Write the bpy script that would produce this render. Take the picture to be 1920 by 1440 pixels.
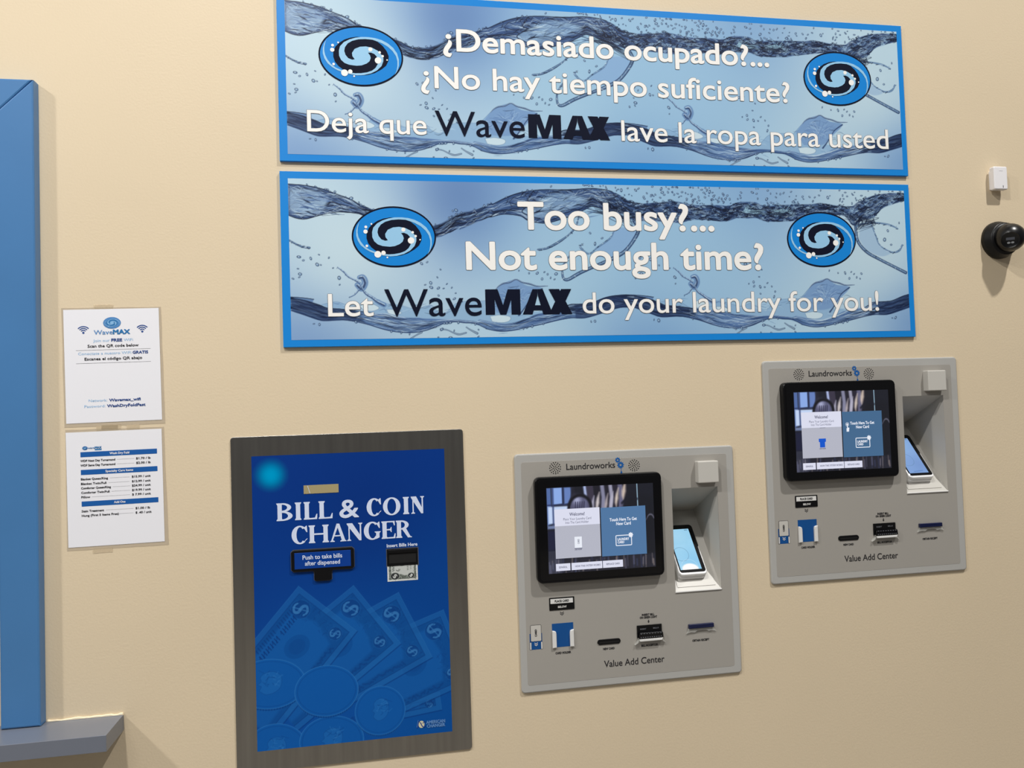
import bpy, bmesh, math, random
import numpy as np
from mathutils import Matrix, Vector
for o in list(bpy.data.objects): bpy.data.objects.remove(o)
SC = bpy.context.scene
COL = SC.collection
# ================================================================ camera, world, lamps, exposure
cd = bpy.data.cameras.new('camera'); cam = bpy.data.objects.new('camera', cd); COL.objects.link(cam); SC.camera = cam
cd.sensor_width = 36.0; cd.lens = 36.0 * 1442.0 / 1920.0; cd.clip_start = 0.02
pit, yaw, rol = (math.radians(a) for a in (1.8804, -10.0766, 1.8376))
Rm = Matrix.Rotation(yaw, 3, 'Z') @ Matrix.Rotation(pit, 3, 'X') @ Matrix.Rotation(rol, 3, 'Y')
cam.matrix_world = Matrix.Translation((0.2527, -2.0597, 1.6)) @ (Rm @ Matrix.Rotation(math.radians(90), 3, 'X')).to_4x4()
vs = SC.view_settings
SC.display_settings.display_device = 'sRGB'
vs.view_transform = 'Standard'; vs.look = 'None'; vs.gamma = 1.0; vs.use_curve_mapping = False; vs.exposure = -0.07
w = bpy.data.worlds.new('room_light'); SC.world = w; w.use_nodes = True
nt = w.node_tree; nt.nodes.clear()
tc = nt.nodes.new('ShaderNodeTexCoord'); sp = nt.nodes.new('ShaderNodeSeparateXYZ'); mr = nt.nodes.new('ShaderNodeMapRange')
rp = nt.nodes.new('ShaderNodeValToRGB'); bg = nt.nodes.new('ShaderNodeBackground'); wo = nt.nodes.new('ShaderNodeOutputWorld')
nt.links.new(tc.outputs['Generated'], sp.inputs[0]); nt.links.new(sp.outputs['Z'], mr.inputs[0])
mr.inputs[1].default_value = -1; mr.inputs[2].default_value = 1
nt.links.new(mr.outputs[0], rp.inputs[0]); nt.links.new(rp.outputs[0], bg.inputs[0]); nt.links.new(bg.outputs[0], wo.inputs[0])
e = rp.color_ramp.elements
e[0].position = 0.30; e[0].color = (.16, .15, .14, 1); e[1].position = 0.62; e[1].color = (.52, .52, .53, 1)
bg.inputs[1].default_value = 0.33
def lamp(x, y, z, watts, size=0.3, col=(1, .98, .95)):
    l = bpy.data.lights.new('ceiling_or_fill_lamp', 'AREA'); l.shape = 'DISK'; l.size = size; l.energy = watts; l.color = col
    o = bpy.data.objects.new('ceiling_or_fill_lamp', l); COL.objects.link(o); o.location = (x, y, z)     # area lamps look straight down
lamp(-0.6, -2.2, 4.5, 101, .16)
lamp(2.95, -2.6, 6.6, 330, .22)
lamp(-3.8, -2.4, 4.8, 184, .3)
lamp(-1.5, -5.0, 4.8, 52, 1.2)  # added soft fill behind the camera, no seen fixture

# ---------------------------------------------------------------- painter for printed artwork (numpy -> per-vertex print colours)
def s2l(c):
    c = np.asarray(c, float) / 255.0
    return np.where(c <= 0.04045, c / 12.92, ((c + 0.055) / 1.055) ** 2.4)
def spline(P, n=8):
    """Catmull-Rom through P"""
    P = np.asarray(P, float)
    if len(P) < 3: return P
    Q = np.vstack([2 * P[0] - P[1], P, 2 * P[-1] - P[-2]])
    out = []
    t = np.linspace(0, 1, n, endpoint=False)[:, None]
    for i in range(len(P) - 1):
        a, b, c, d = Q[i:i + 4]
        out.append(0.5 * (2 * b + (c - a) * t + (2 * a - 5 * b + 4 * c - d) * t * t + (3 * b - a - 3 * c + d) * t ** 3))
    return np.vstack(out + [P[-1:]])
class Canvas:
    """w x h in mm; one sample per 'step' mm; row 0 at the bottom; colours in sRGB 0..255"""
    def __init__(self, w, h, step, col, x0=0, y0=0):
        self.nx, self.ny = int(round(w / step)) + 1, int(round(h / step)) + 1
        self.sx, self.sy = w / (self.nx - 1), h / (self.ny - 1)
        self.x0, self.y0, self.w, self.h = x0, y0, w, h
        self.a = np.empty((self.ny, self.nx, 3)); self.a[:] = col
        self.X, self.Y = np.meshgrid(x0 + np.arange(self.nx) * self.sx, y0 + np.arange(self.ny) * self.sy)
    def box(self, x0, y0, x1, y1):
        i0 = max(0, int((x0 - self.x0) / self.sx)); i1 = min(self.nx, int((x1 - self.x0) / self.sx) + 2)
        j0 = max(0, int((y0 - self.y0) / self.sy)); j1 = min(self.ny, int((y1 - self.y0) / self.sy) + 2)
        return (slice(j0, j1), slice(i0, i1)) if i1 > i0 and j1 > j0 else None
    def mix(self, s, m, col, al=1.0):
        m = (m * al)[..., None]
        self.a[s] = self.a[s] * (1 - m) + np.asarray(col, float) * m
    def soft(self, d, f=None):
        f = f or self.sx
        return np.clip(0.5 - d / f, 0, 1)
    def blob(self, x, y, r, col, al=1.0):
        s = self.box(x - 3 * r, y - 3 * r, x + 3 * r, y + 3 * r)
        if s: self.mix(s, np.exp(-((self.X[s] - x) ** 2 + (self.Y[s] - y) ** 2) / (r * r)), col, al)
    def stroke(self, P, w, col, al=1.0, f=None):
        P = np.asarray(P, float); W = np.interp(np.linspace(0, 1, len(P)), np.linspace(0, 1, len(np.atleast_1d(w))), np.atleast_1d(w)) / 2
        m = W.max() + 2 * self.sx
        s = self.box(P[:, 0].min() - m, P[:, 1].min() - m, P[:, 0].max() + m, P[:, 1].max() + m)
        if not s: return
        X, Y = self.X[s], self.Y[s]; D = np.full(X.shape, 1e9)
        for (p, q, a, b) in zip(P[:-1], P[1:], W[:-1], W[1:]):
            d = q - p; L = d @ d + 1e-9
            t = np.clip(((X - p[0]) * d[0] + (Y - p[1]) * d[1]) / L, 0, 1)
            D = np.minimum(D, np.hypot(X - p[0] - t * d[0], Y - p[1] - t * d[1]) - (a + (b - a) * t))
        self.mix(s, self.soft(D, f), col, al)
    def sdf(self, P, s):
        X, Y = self.X[s], self.Y[s]; D = np.full(X.shape, 1e9); ins = np.zeros(X.shape, bool)
        for p, q in zip(P, np.roll(P, -1, 0)):
            d = q - p; L = d @ d + 1e-9
            t = np.clip(((X - p[0]) * d[0] + (Y - p[1]) * d[1]) / L, 0, 1)
            D = np.minimum(D, np.hypot(X - p[0] - t * d[0], Y - p[1] - t * d[1]))
            if p[1] != q[1]:
                ins ^= ((p[1] > Y) != (q[1] > Y)) & (X < (q[0] - p[0]) * (Y - p[1]) / (q[1] - p[1]) + p[0])
        return np.where(ins, -D, D)
    def poly(self, P, col, al=1.0, f=None):
        P = np.asarray(P, float); m = (f or self.sx) + self.sx
        s = self.box(P[:, 0].min() - m, P[:, 1].min() - m, P[:, 0].max() + m, P[:, 1].max() + m)
        if s: self.mix(s, self.soft(self.sdf(P, s), f), col, al)
    def ring(self, x, y, rx, ry, rot, w, col, al=1.0, f=None):
        r = max(rx, ry) + w + 2 * self.sx; s = self.box(x - r, y - r, x + r, y + r)
        if not s: return
        c, n = math.cos(rot), math.sin(rot); X, Y = self.X[s] - x, self.Y[s] - y
        e = np.hypot((X * c + Y * n) / rx, (Y * c - X * n) / ry)
        d = (e - 1) * min(rx, ry)
        self.mix(s, self.soft(np.abs(d) - w / 2 if w else d, f), col, al)
def water_art(w, h, x0, y0, step):
    rnd = random.Random(7)
    U = rnd.uniform
    c = Canvas(w, h, step, (180, 206, 220), x0, y0)
    # soft background tones of the print
    for x, y, r, col, al in [(500, 440, 260, (118, 152, 196), 1), (470, 400, 130, (92, 124, 174), .9), (1270, 430, 230, (112, 148, 194), .95), (60, 20, 210, (112, 146, 192), .95),
                             (1020, 10, 210, (92, 130, 186), 1), (1840, 30, 170, (112, 150, 196), .9), (930, 330, 330, (140, 180, 212), .8), (1150, 200, 300, (150, 188, 216), .8),
                             (160, 260, 190, (190, 212, 222), .9), (600, 40, 120, (172, 202, 222), .7), (1700, 250, 130, (184, 208, 220), .8), (760, 190, 160, (160, 196, 218), .6)]:
        c.blob(x, y, r, col, al)
    NAVY, MID, LT = (13, 22, 44), (62, 94, 146), (176, 204, 222)
    def interp(cv, t): return np.array([np.interp(t, np.linspace(0, 1, len(cv)), cv[:, k]) for k in (0, 1)])
    def byx(cv, x):
        o = np.argsort(cv[:, 0], kind='stable'); return np.interp(x, cv[o, 0], cv[o, 1])
    def ribbon(top, bot, x0, x1, n, wid, pal, ln=(30, 120), edge=(2.2, 2.2)):
        """streaks between two boundary curves"""
        for k in range(n):
            L = U(*ln); xs = np.linspace(0, L, 9) + U(x0 - L / 2, x1 - L / 2)
            f = U(.02, .98); df = U(-.25, .25); ph = U(0, 6.3); am = U(.02, .09)
            fr = np.clip(f + df * np.linspace(-.5, .5, 9) + am * np.sin(ph + np.linspace(0, U(3, 9), 9)), .01, .99)
            tp, bt = byx(top, xs), byx(bot, xs)
            ok = (xs >= x0) & (xs <= x1)
            if ok.sum() < 3: continue
            P = np.stack([xs, bt + (tp - bt) * fr], 1)[ok]
            col, al = pal[rnd.randrange(len(pal))]
            c.stroke(P, [.4, U(*wid), .4], col, al * U(.6, 1))
        for cv, wd in ((top, edge[0]), (bot, edge[1])):
            m = (cv[:, 0] >= x0) & (cv[:, 0] <= x1)
            if m.sum() > 1 and wd: c.stroke(cv[m], wd, NAVY, .85)
    def drop(x, y, r, dark=.9, rot=None):
        rot = U(0, 3.1) if rot is None else rot; k = U(.55, .85)
        c.ring(x, y, r, r * k, rot, 0, (116, 150, 186), .75)
        c.ring(x, y, r, r * k, rot, max(1.1, r * .34), (30, 48, 82), dark)
        c.blob(x - r * .2, y + r * .25, r * .3, (225, 238, 244), .8)
    def S(k): return spline(ART[k], 6)
    def sh(P, dx): return np.asarray(P, float) + (dx, 0)
    DK = [(NAVY, .85), (NAVY, .75), ((40, 62, 104), .8), ((70, 100, 150), .7), ((140, 172, 204), .7), ((196, 218, 232), .6)]
    DK2 = [(NAVY, .9), (NAVY, .85), ((28, 44, 80), .9), ((52, 78, 122), .7), ((120, 152, 186), .75), ((176, 200, 216), .5)]
    BL = [((84, 116, 166), .5), ((60, 90, 140), .5), ((52, 80, 130), .6), ((206, 226, 236), .6), ((176, 204, 226), .6), (NAVY, .5)]
    # ---- lower waves: one tile, twice
    for dx in (-929, 0, 929):
        top, bot = sh(S('B_top'), dx), sh(S('B_bot'), dx)
        c.poly(sh(S('B_sheet'), dx), (132, 168, 202), .8, 3)
        c.poly(sh(S('leaf'), dx), (112, 146, 190), .8, 3)
        c.poly(np.vstack([top, bot[::-1]]), (84, 116, 162), .85, 3)
        for xa, xb, n, pal, wd in ((0, 215, 130, DK2, (2, 6)), (200, 420, 110, BL, (1.5, 5)), (180, 560, 90, BL, (1, 4)), (540, 780, 120, BL, (1.2, 4)), (740, 960, 140, DK2, (2, 6))):
            ribbon(top, bot, xa + dx, xb + dx, n, wd, pal, edge=(0, 0))
        dk = np.vstack([top, bot[::-1]])
        for xa, xb, al in ((-60, 190, .45), (775, 960, .45)):
            tm = (top[:, 0] >= xa + dx) & (top[:, 0] <= xb + dx); bm = (bot[:, 0] >= xa + dx) & (bot[:, 0] <= xb + dx)
            if tm.sum() > 1 and bm.sum() > 1: c.poly(np.vstack([top[tm], bot[bm][::-1]]), (26, 42, 78), al + .15, 4)
        c.stroke(bot, 2.6, (32, 52, 92), .9); c.stroke(sh(bot, 0) + (0, 5), 1.4, (60, 88, 134), .8)
        c.stroke(top[top[:, 0] < 230 + dx], 2, NAVY, .8); c.stroke(top[top[:, 0] > 730 + dx], 2, NAVY, .8)
        sp = sh(S('B_sheet'), dx)
        for k in range(90):
            i = rnd.randrange(len(sp)); p = sp[i] * (.9) + sp[(i + 40) % len(sp)] * .1 + (U(-6, 6), U(-22, 4))
            q = np.array([p, p + (U(6, 16), U(-5, 5)), p + (U(16, 34), U(-8, 8))])
            col, al = BL[rnd.randrange(len(BL))]; c.stroke(spline(q, 4), [.3, U(.8, 2), .3], col, al)
        c.stroke(sp[:len(sp) // 2], .9, (70, 100, 146), .55)
        lf = sh(S('leaf'), dx); ctr = lf.mean(0)
        for k in range(36):
            a = lf[rnd.randrange(len(lf))] * .7 + ctr * .3; P = np.array([a, a * .6 + ctr * .4 + (U(-6, 6), U(-9, 4)), ctr + (U(-30, 20), U(-34, 4))])
            c.stroke(spline(P, 5), [.3, U(.8, 2.4), .3], ((66, 98, 150), (190, 214, 230), (90, 124, 176))[k % 3], .45)
        c.stroke(sh(S('leaf_edge'), dx), [1.5, 4, 3, 4.5, 2], (40, 60, 100), .9); c.stroke(sh(S('leaf_edge'), dx) + (0, .6), .9, (190, 212, 228), .8)
        c.stroke(sh(S('leaf_fold'), dx), [4, 2, 5], (36, 56, 96), .8)
        for k in ('hole1', 'hole2', 'hole3'):
            c.poly(sh(S(k), dx), (196, 216, 226), .95, 2); c.stroke(np.vstack([sh(S(k), dx), sh(S(k), dx)[:1]]), .9, (70, 100, 140), .7)
        for k, wd in (('arm1', [2, 5, 4, 7]), ('arm2', [12, 17, 18, 14]), ('arm3', [5, 8, 14]), ('arm4', [5, 3, 2])):
            P = sh(S(k), dx)
            c.stroke(P, wd, (92, 126, 172), .8); c.stroke(P + (0, 1.2), np.array(wd) * .35, (186, 208, 226), .8); c.stroke(P - (0, 1.5), np.array(wd) * .3, (34, 54, 94), .8)
            for q in P[::3]: c.stroke([q + (U(-3, 3), U(-4, 4)), q + (U(-3, 3), U(-4, 4))], 1, (34, 52, 90), .7)
        for k, wd in (('jet', [5, 3, 5]), ('foam', [4, 3, 5, 4]), ('foam2', [3, 4, 6])):
            P = sh(S(k), dx); c.stroke(P, wd, (34, 54, 90), .85); c.stroke(P, np.array(wd) * .4, (170, 196, 214), .9)
        if dx >= 0:
            for i, (x, y) in enumerate(ART['drops']): drop(x + dx, y, U(1.6, 2.6) if i % 3 else U(3, 4.6))
        for k in range(14):
            x = U(170, 700) + dx; drop(x, byx(bot, x) - U(0, 2), U(2, 4))
    # ---- upper wave
    top, bot = S('T_top'), S('T_bot')
    c.poly(np.vstack([top, bot[::-1]]), (44, 68, 112), .9, 3)
    ribbon(top, bot, 20, 240, 150, (1.2, 5), DK + BL)
    ribbon(top, bot, 180, 560, 190, (1.5, 5), DK2, edge=(0, 0))
    ribbon(top, bot, 540, 900, 170, (1.5, 5), DK + BL)
    ribbon(top, bot, 850, 1835, 760, (1.2, 4.5), DK2, (14, 60), (0, 0))
    ribbon(top, bot, 20, 1835, 260, (.7, 1.6), [((206, 222, 232), .8), ((160, 188, 214), .8)], (10, 44), (0, 0))
    ribbon(top, bot, 20, 1835, 300, (1, 3), [((10, 16, 34), .9)], (10, 50), (0, 0))
    for P, col in (('lightL', (168, 196, 220)), ('lightC', (150, 184, 214))):
        sp = S(P); c.poly(sp, col, .62, 9); ctr = sp.mean(0); ext = sp.max(0) - sp.min(0)
        for k in range(70):
            p = ctr + (U(-.5, .5) * ext[0], U(-.42, .42) * ext[1]); sl = U(-.5, .1) if P == 'lightL' else U(-.1, .5)
            q = np.array([p, p + (U(6, 18), U(-3, 3) + sl * 10), p + (U(18, 44), U(-6, 6) + sl * 26)])
            col2, al = (BL + DK)[rnd.randrange(len(BL + DK))]; c.stroke(spline(q, 4), [.3, U(1, 4), .3], col2, al)
    c.stroke(S('lightC')[-20:], 3, NAVY, .7)
    for k in range(420):                                       # choppy net of foam along the right half
        x = U(880, 1835); t, b = byx(top, x), byx(bot, x); y = b + (t - b) * U(0, 1.06)
        c.ring(x, y, U(2, 6), U(1.2, 3), U(-.5, .5), U(.9, 1.8), (NAVY, (150, 182, 208), NAVY)[k % 3], .75)
    for k in range(24):                                        # the folded, mirrored middle
        for sg in (-1, 1):
            P = [(1368 + sg * U(10, 90), U(372, 402)), (1368 + sg * U(40, 80), U(358, 382)), (1368 + sg * U(0, 20), U(362, 380))]
            c.stroke(spline(P, 5), [.5, 2, .5], (NAVY, (150, 190, 210))[k % 2], .7)
    for k, wd, fl in (('loopC1', [12, 11, 10, 11, 9, 10, 8, 5, 4], 1), ('loopC2', [3, 6, 4, 7, 6, 5], 1), ('loopC3', [3, 5, 4, 6, 3], 0), ('loopR1', [9, 10, 10, 9, 9, 10], 1), ('loopR2', [7, 4, 4, 6, 3], 0), ('loopR3', [3, 4, 3, 6, 5], 0), ('fil0', [5, 4, 5, 6], 1)):
        P = S(k)
        if k == 'loopC1': c.poly(S('sheetC'), (126, 162, 204), .7, 3)
        if k == 'loopR1': c.poly(S('sheetR'), (150, 180, 208), .8, 3)
        c.stroke(P, wd, (34, 54, 92) if fl else (70, 100, 140), .88)
        c.stroke(P + (0, .6), np.array(wd) * .45, (126, 160, 192), .75)
        for q in P[::2]:
            c.stroke([q + (U(-4, 4), U(-3, 3)), q + (U(-7, 7), U(-4, 4))], U(.8, 2), (NAVY, (196, 214, 226))[rnd.randrange(2)], .8)
    for k in range(26):                                        # sheet streaks where the loops leave the wave
        P = [(1640 + U(-34, 60), U(352, 372)), (1650 + U(-10, 80), U(338, 356)), (1646 + U(-6, 30), U(312, 340))]; c.stroke(spline(P, 5), [.5, 2.2, .5], NAVY, .6)
        P = [(800 + U(0, 90), U(362, 385)), (880 + U(0, 60), U(345, 368)), (945 + U(-8, 24), U(310, 345))]; c.stroke(spline(P, 5), [.5, 2.2, .5], NAVY, .6)
    for i, (x, y) in enumerate(ART['dropsT']): drop(x, y, U(2, 3) if i % 3 else U(3.4, 5))
    for k in range(150):
        x = U(800, 1835) if k % 3 else U(1050, 1240); drop(x, min(byx(top, x) + abs(rnd.gauss(0, 26)) + 2, 438), U(1.2, 3.2))
    for k in range(40):
        x = U(40, 700); drop(x, byx(top, x) + U(0, 3), U(1.5, 3.4))
    return c
# ================================================================ materials
def mat(name, rgb, rough=.5, metal=0, spec=.5, emit=0, bump=None, vary=None, coat=0, alpha=1, aniso=0):
    m = bpy.data.materials.new(name); m.use_nodes = True; t = m.node_tree; b = t.nodes['Principled BSDF']
    c = tuple(float(v) for v in s2l(rgb)) + (1,)
    b.inputs['Base Color'].default_value = c; b.inputs['Roughness'].default_value = rough; b.inputs['Metallic'].default_value = metal
    b.inputs['Specular IOR Level'].default_value = spec; b.inputs['Coat Weight'].default_value = coat; b.inputs['Coat Roughness'].default_value = .08
    b.inputs['Alpha'].default_value = alpha; b.inputs['Anisotropic'].default_value = aniso
    if emit:
        b.inputs['Emission Color'].default_value = c; b.inputs['Emission Strength'].default_value = emit
        b.inputs['Base Color'].default_value = (.01, .01, .01, 1)
    tc = t.nodes.new('ShaderNodeTexCoord')
    if bump:
        n = t.nodes.new('ShaderNodeTexNoise'); n.inputs['Scale'].default_value = bump[0]; n.inputs['Detail'].default_value = 3
        k = t.nodes.new('ShaderNodeBump'); k.inputs['Strength'].default_value = bump[1]; k.inputs['Distance'].default_value = bump[2]
        t.links.new(tc.outputs['Object'], n.inputs['Vector']); t.links.new(n.outputs['Fac'], k.inputs['Height']); t.links.new(k.outputs['Normal'], b.inputs['Normal'])
    if vary:
        n = t.nodes.new('ShaderNodeTexNoise'); n.inputs['Scale'].default_value = vary[0]; n.inputs['Detail'].default_value = 4
        mp = t.nodes.new('ShaderNodeMapping'); mp.inputs['Scale'].default_value = vary[2] if len(vary) > 2 else (1, 1, 1)
        r = t.nodes.new('ShaderNodeMapRange'); r.inputs[1].default_value = .3; r.inputs[2].default_value = .7; r.inputs[3].default_value = 1 - vary[1]; r.inputs[4].default_value = 1 + vary[1]
        x = t.nodes.new('ShaderNodeVectorMath'); x.operation = 'SCALE'; x.inputs[0].default_value = c[:3]
        t.links.new(tc.outputs['Object'], mp.inputs[0]); t.links.new(mp.outputs[0], n.inputs['Vector'])
        t.links.new(n.outputs['Fac'], r.inputs[0]); t.links.new(r.outputs[0], x.inputs['Scale']); t.links.new(x.outputs[0], b.inputs['Base Color'])
    return m
def print_mat(name, rough=.35, emit=0, spec=.5):
    """colours of a printed sheet or a screen picture, held on its vertices"""
    m = mat(name, (128, 128, 128), rough, spec=spec); t = m.node_tree; b = t.nodes['Principled BSDF']
    a = t.nodes.new('ShaderNodeAttribute'); a.attribute_name = 'ink'
    if emit:
        b.inputs['Base Color'].default_value = (.01, .01, .01, 1); b.inputs['Emission Strength'].default_value = emit
        t.links.new(a.outputs['Color'], b.inputs['Emission Color'])
    else: t.links.new(a.outputs['Color'], b.inputs['Base Color'])
    return m
# ================================================================ mesh building.  Local frame: x right, z up, d = distance out of the wall (world -y)
def circle(x, z, rx, rz=None, n=24, a0=0, a1=2 * math.pi):
    rz = rz or rx
    full = abs(a1 - a0 - 2 * math.pi) < 1e-6
    return [(x + rx * math.cos(a), z + rz * math.sin(a)) for a in np.linspace(a0, a1, n, endpoint=not full)]
def rrect(x0, x1, z0, z1, r=0, n=5):
    if r <= 0: return [(x0, z0), (x1, z0), (x1, z1), (x0, z1)]
    P = []
    for cx, cz, a in ((x1 - r, z0 + r, -90), (x1 - r, z1 - r, 0), (x0 + r, z1 - r, 90), (x0 + r, z0 + r, 180)):
        P += [(cx + r * math.cos(math.radians(a + t)), cz + r * math.sin(math.radians(a + t))) for t in np.linspace(0, 90, n)]
    return P
def area2(P): return sum(a[0] * b[1] - b[0] * a[1] for a, b in zip(P, P[1:] + P[:1]))
def inset(P, b):
    out = []; n = len(P)
    for i in range(n):
        p, q, r = Vector(P[i - 1]), Vector(P[i]), Vector(P[(i + 1) % n])
        u, v = (q - p), (r - q)
        if u.length < 1e-9: u = v
        if v.length < 1e-9: v = u
        u.normalize(); v.normalize()
        n1, n2 = Vector((-u.y, u.x)), Vector((-v.y, v.x)); m = n1 + n2
        m = m / max(.3, m.dot(n1)) if m.length > 1e-6 else n1
        out.append(tuple(q + m * b))
    return out
class MB:
    def __init__(self): self.v, self.f, self.m, self.s = [], [], [], []
    def add(self, V, F, mi=0, smooth=False):
        o = len(self.v); self.v += [tuple(p) for p in V]; self.f += [tuple(i + o for i in q) for q in F]; self.m += [mi] * len(F); self.s += [smooth] * len(F)
        return self
    def flat(self, P, d, mi=0):
        P = list(P)
        if area2(P) < 0: P = P[::-1]
        return self.add([(x, -d, z) for x, z in P], [tuple(range(len(P)))], mi)
    def split(self): self.step = getattr(self, 'step', 0) + 3e-5; return self.step       # overlapping strokes lie one on the other
    def prism(self, P, d0, d1, bev=0, mi=0, seg=2, side=None):
        P = list(P)
        if area2(P) < 0: P = P[::-1]
        rings = [(P, d0)]
        if bev:
            for k in range(seg + 1):
                a = math.pi / 2 * k / seg; rings.append((inset(P, bev * (1 - math.cos(a))), d1 - bev + bev * math.sin(a)))
        else: rings.append((P, d1))
        n = len(P); V, F = [], []
        for R, d in rings: V += [(x, -d, z) for x, z in R]
        for k in range(len(rings) - 1):
            for i in range(n): j = (i + 1) % n; F.append((k * n + i, k * n + j, (k + 1) * n + j, (k + 1) * n + i))
        self.add(V, F, mi if side is None else side)
        o = len(self.v) - n; self.f.append(tuple(range(o, o + n))); self.m.append(mi); self.s.append(False)
        o = len(self.v) - len(V); self.f.append(tuple(range(o + n - 1, o - 1, -1))); self.m.append(mi); self.s.append(False)
        return self
    def ring(self, P, Q, d0, d1, mi=0):
        """wall between outline P (outside) and Q (inside), same point count"""
        n = len(P); V = [(x, -d0, z) for x, z in P] + [(x, -d1, z) for x, z in P] + [(x, -d1, z) for x, z in Q] + [(x, -d0, z) for x, z in Q]
        F = []
        for k in range(4):
            for i in range(n): j = (i + 1) % n; F.append((k * n + i, k * n + j, ((k + 1) % 4) * n + j, ((k + 1) % 4) * n + i))
        return self.add(V, F, mi)
    def plate(self, P, holes, d0, d1, bev=0, mi=0):
        """bevelled plate with holes right through it"""
        P = list(P); bm = bmesh.new(); loops = [inset(P, bev) if bev else P] + [list(h) for h in holes]
        es = []
        for L in loops:
            vs = [bm.verts.new((x, -d1, z)) for x, z in L]
            es += [bm.edges.new((a, b)) for a, b in zip(vs, vs[1:] + vs[:1])]
        bmesh.ops.triangle_fill(bm, use_beauty=True, use_dissolve=False, edges=es, normal=(0, -1, 0))
        bmesh.ops.recalc_face_normals(bm, faces=bm.faces)
        bm.verts.index_update(); V = [tuple(v.co) for v in bm.verts]; F = []
        for f in bm.faces:
            ids = [v.index for v in f.verts]; F.append(tuple(ids if f.normal.y < 0 else ids[::-1]))
        bm.free(); self.add(V, F, mi)
        if bev: R = [(P, d0), (P, d1 - bev), (inset(P, bev * .3), d1 - bev * .3), (inset(P, bev), d1)]
        else: R = [(P, d0), (P, d1)]
        n = len(P); V = [(x, -d, z) for L, d in R for x, z in L]
        self.add(V, [(k * n + i, k * n + (i + 1) % n, (k + 1) * n + (i + 1) % n, (k + 1) * n + i) for k in range(len(R) - 1) for i in range(n)], mi)
        for h in holes:
            n = len(h); V = [(x, -d1, z) for x, z in h] + [(x, -d0, z) for x, z in h]
            self.add(V, [(i, (i + 1) % n, n + (i + 1) % n, n + i) for i in range(n)], mi)
        return self
    def line(self, P, w, d, mi=0, closed=False):
        """flat band of width w along P"""
        P = [Vector(p) for p in P]; n = len(P); L, R = [], []
        for i in range(n):
            a = P[i - 1] if (i or closed) else P[i]; b = P[(i + 1) % n] if (i < n - 1 or closed) else P[i]
            t = (b - a).normalized(); nn = Vector((-t.y, t.x)) * w / 2
            L.append(P[i] + nn); R.append(P[i] - nn)
        V = [(p.x, -d, p.y) for p in L + R]; m = n if closed else n - 1
        return self.add(V, [(n + i, n + (i + 1) % n, (i + 1) % n, i) for i in range(m)], mi)
    def revolve(self, prof, c, axis, n=32, mi=0):
        """prof: (radius, height along axis) from centre c"""
        ax = Vector(axis).normalized(); u = ax.orthogonal().normalized(); v = ax.cross(u); c = Vector(c); V, F = [], []
        for r, h in prof:
            for k in range(n):
                a = 2 * math.pi * k / n; V.append(c + ax * h + (u * math.cos(a) + v * math.sin(a)) * r)
        for j in range(len(prof) - 1):
            for k in range(n): l = (k + 1) % n; F.append((j * n + k, j * n + l, (j + 1) * n + l, (j + 1) * n + k))
        return self.add(V, F, mi, True)
    def text(self, body, x0, x1, z, cap, d, mi=0, bold=0, rot=0, res=3):
        V, F, xa, xb = glyphs(body, res); sx, sz = (x1 - x0 - 2 * bold) / (xb - xa), cap / CAP
        if rot:                                           # reads upwards: x0..x1 is the run, z the middle line
            pass
        offs = [(0, 0)] if not bold else [(bold * math.cos(a), bold * math.sin(a)) for a in np.linspace(0, 2 * math.pi, 10, endpoint=False)] + [(0, 0)]
        for k, (ox, oz) in enumerate(offs):
            Q = [(x0 + bold + (x - xa) * sx + ox, y * sz + z + oz) for x, y in V]
            if rot:
                cx, cz = (x0 + x1) / 2, z + cap / 2; Q = [(cx - (q[1] - cz), cz + (q[0] - cx)) for q in Q]
            self.add([(x, -d - k * 3e-5, y) for x, y in Q], F, mi)
        return self
    def build(self, name, mats, parent=None, label=None):
        me = bpy.data.meshes.new(name); me.from_pydata(self.v, [], self.f)
        for m in (mats if isinstance(mats, (list, tuple)) else [mats]): me.materials.append(m)
        me.polygons.foreach_set('material_index', self.m); me.polygons.foreach_set('use_smooth', self.s); me.update()
        o = bpy.data.objects.new(name, me); COL.objects.link(o)
        if parent: o.parent = parent
        if label: o['label'] = label
        return o
_G = {}
def glyphs(body, res=3):
    if (body, res) not in _G:
        c = bpy.data.curves.new('lettering', 'FONT'); c.body = body; c.resolution_u = res
        o = bpy.data.objects.new('lettering', c); me = o.to_mesh()
        V = [(v.co.x, v.co.y) for v in me.vertices]; F = []
        for p in me.polygons:
            ids = list(p.vertices); F.append(tuple(ids if area2([V[i] for i in ids]) > 0 else ids[::-1]))
        o.to_mesh_clear(); bpy.data.objects.remove(o); bpy.data.curves.remove(c)
        xs = [v[0] for v in V]; _G[(body, res)] = (V, F, min(xs), max(xs))
    return _G[(body, res)]
CAP = 1.0
CAP = max(v[1] for v in glyphs('H')[0])
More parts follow.
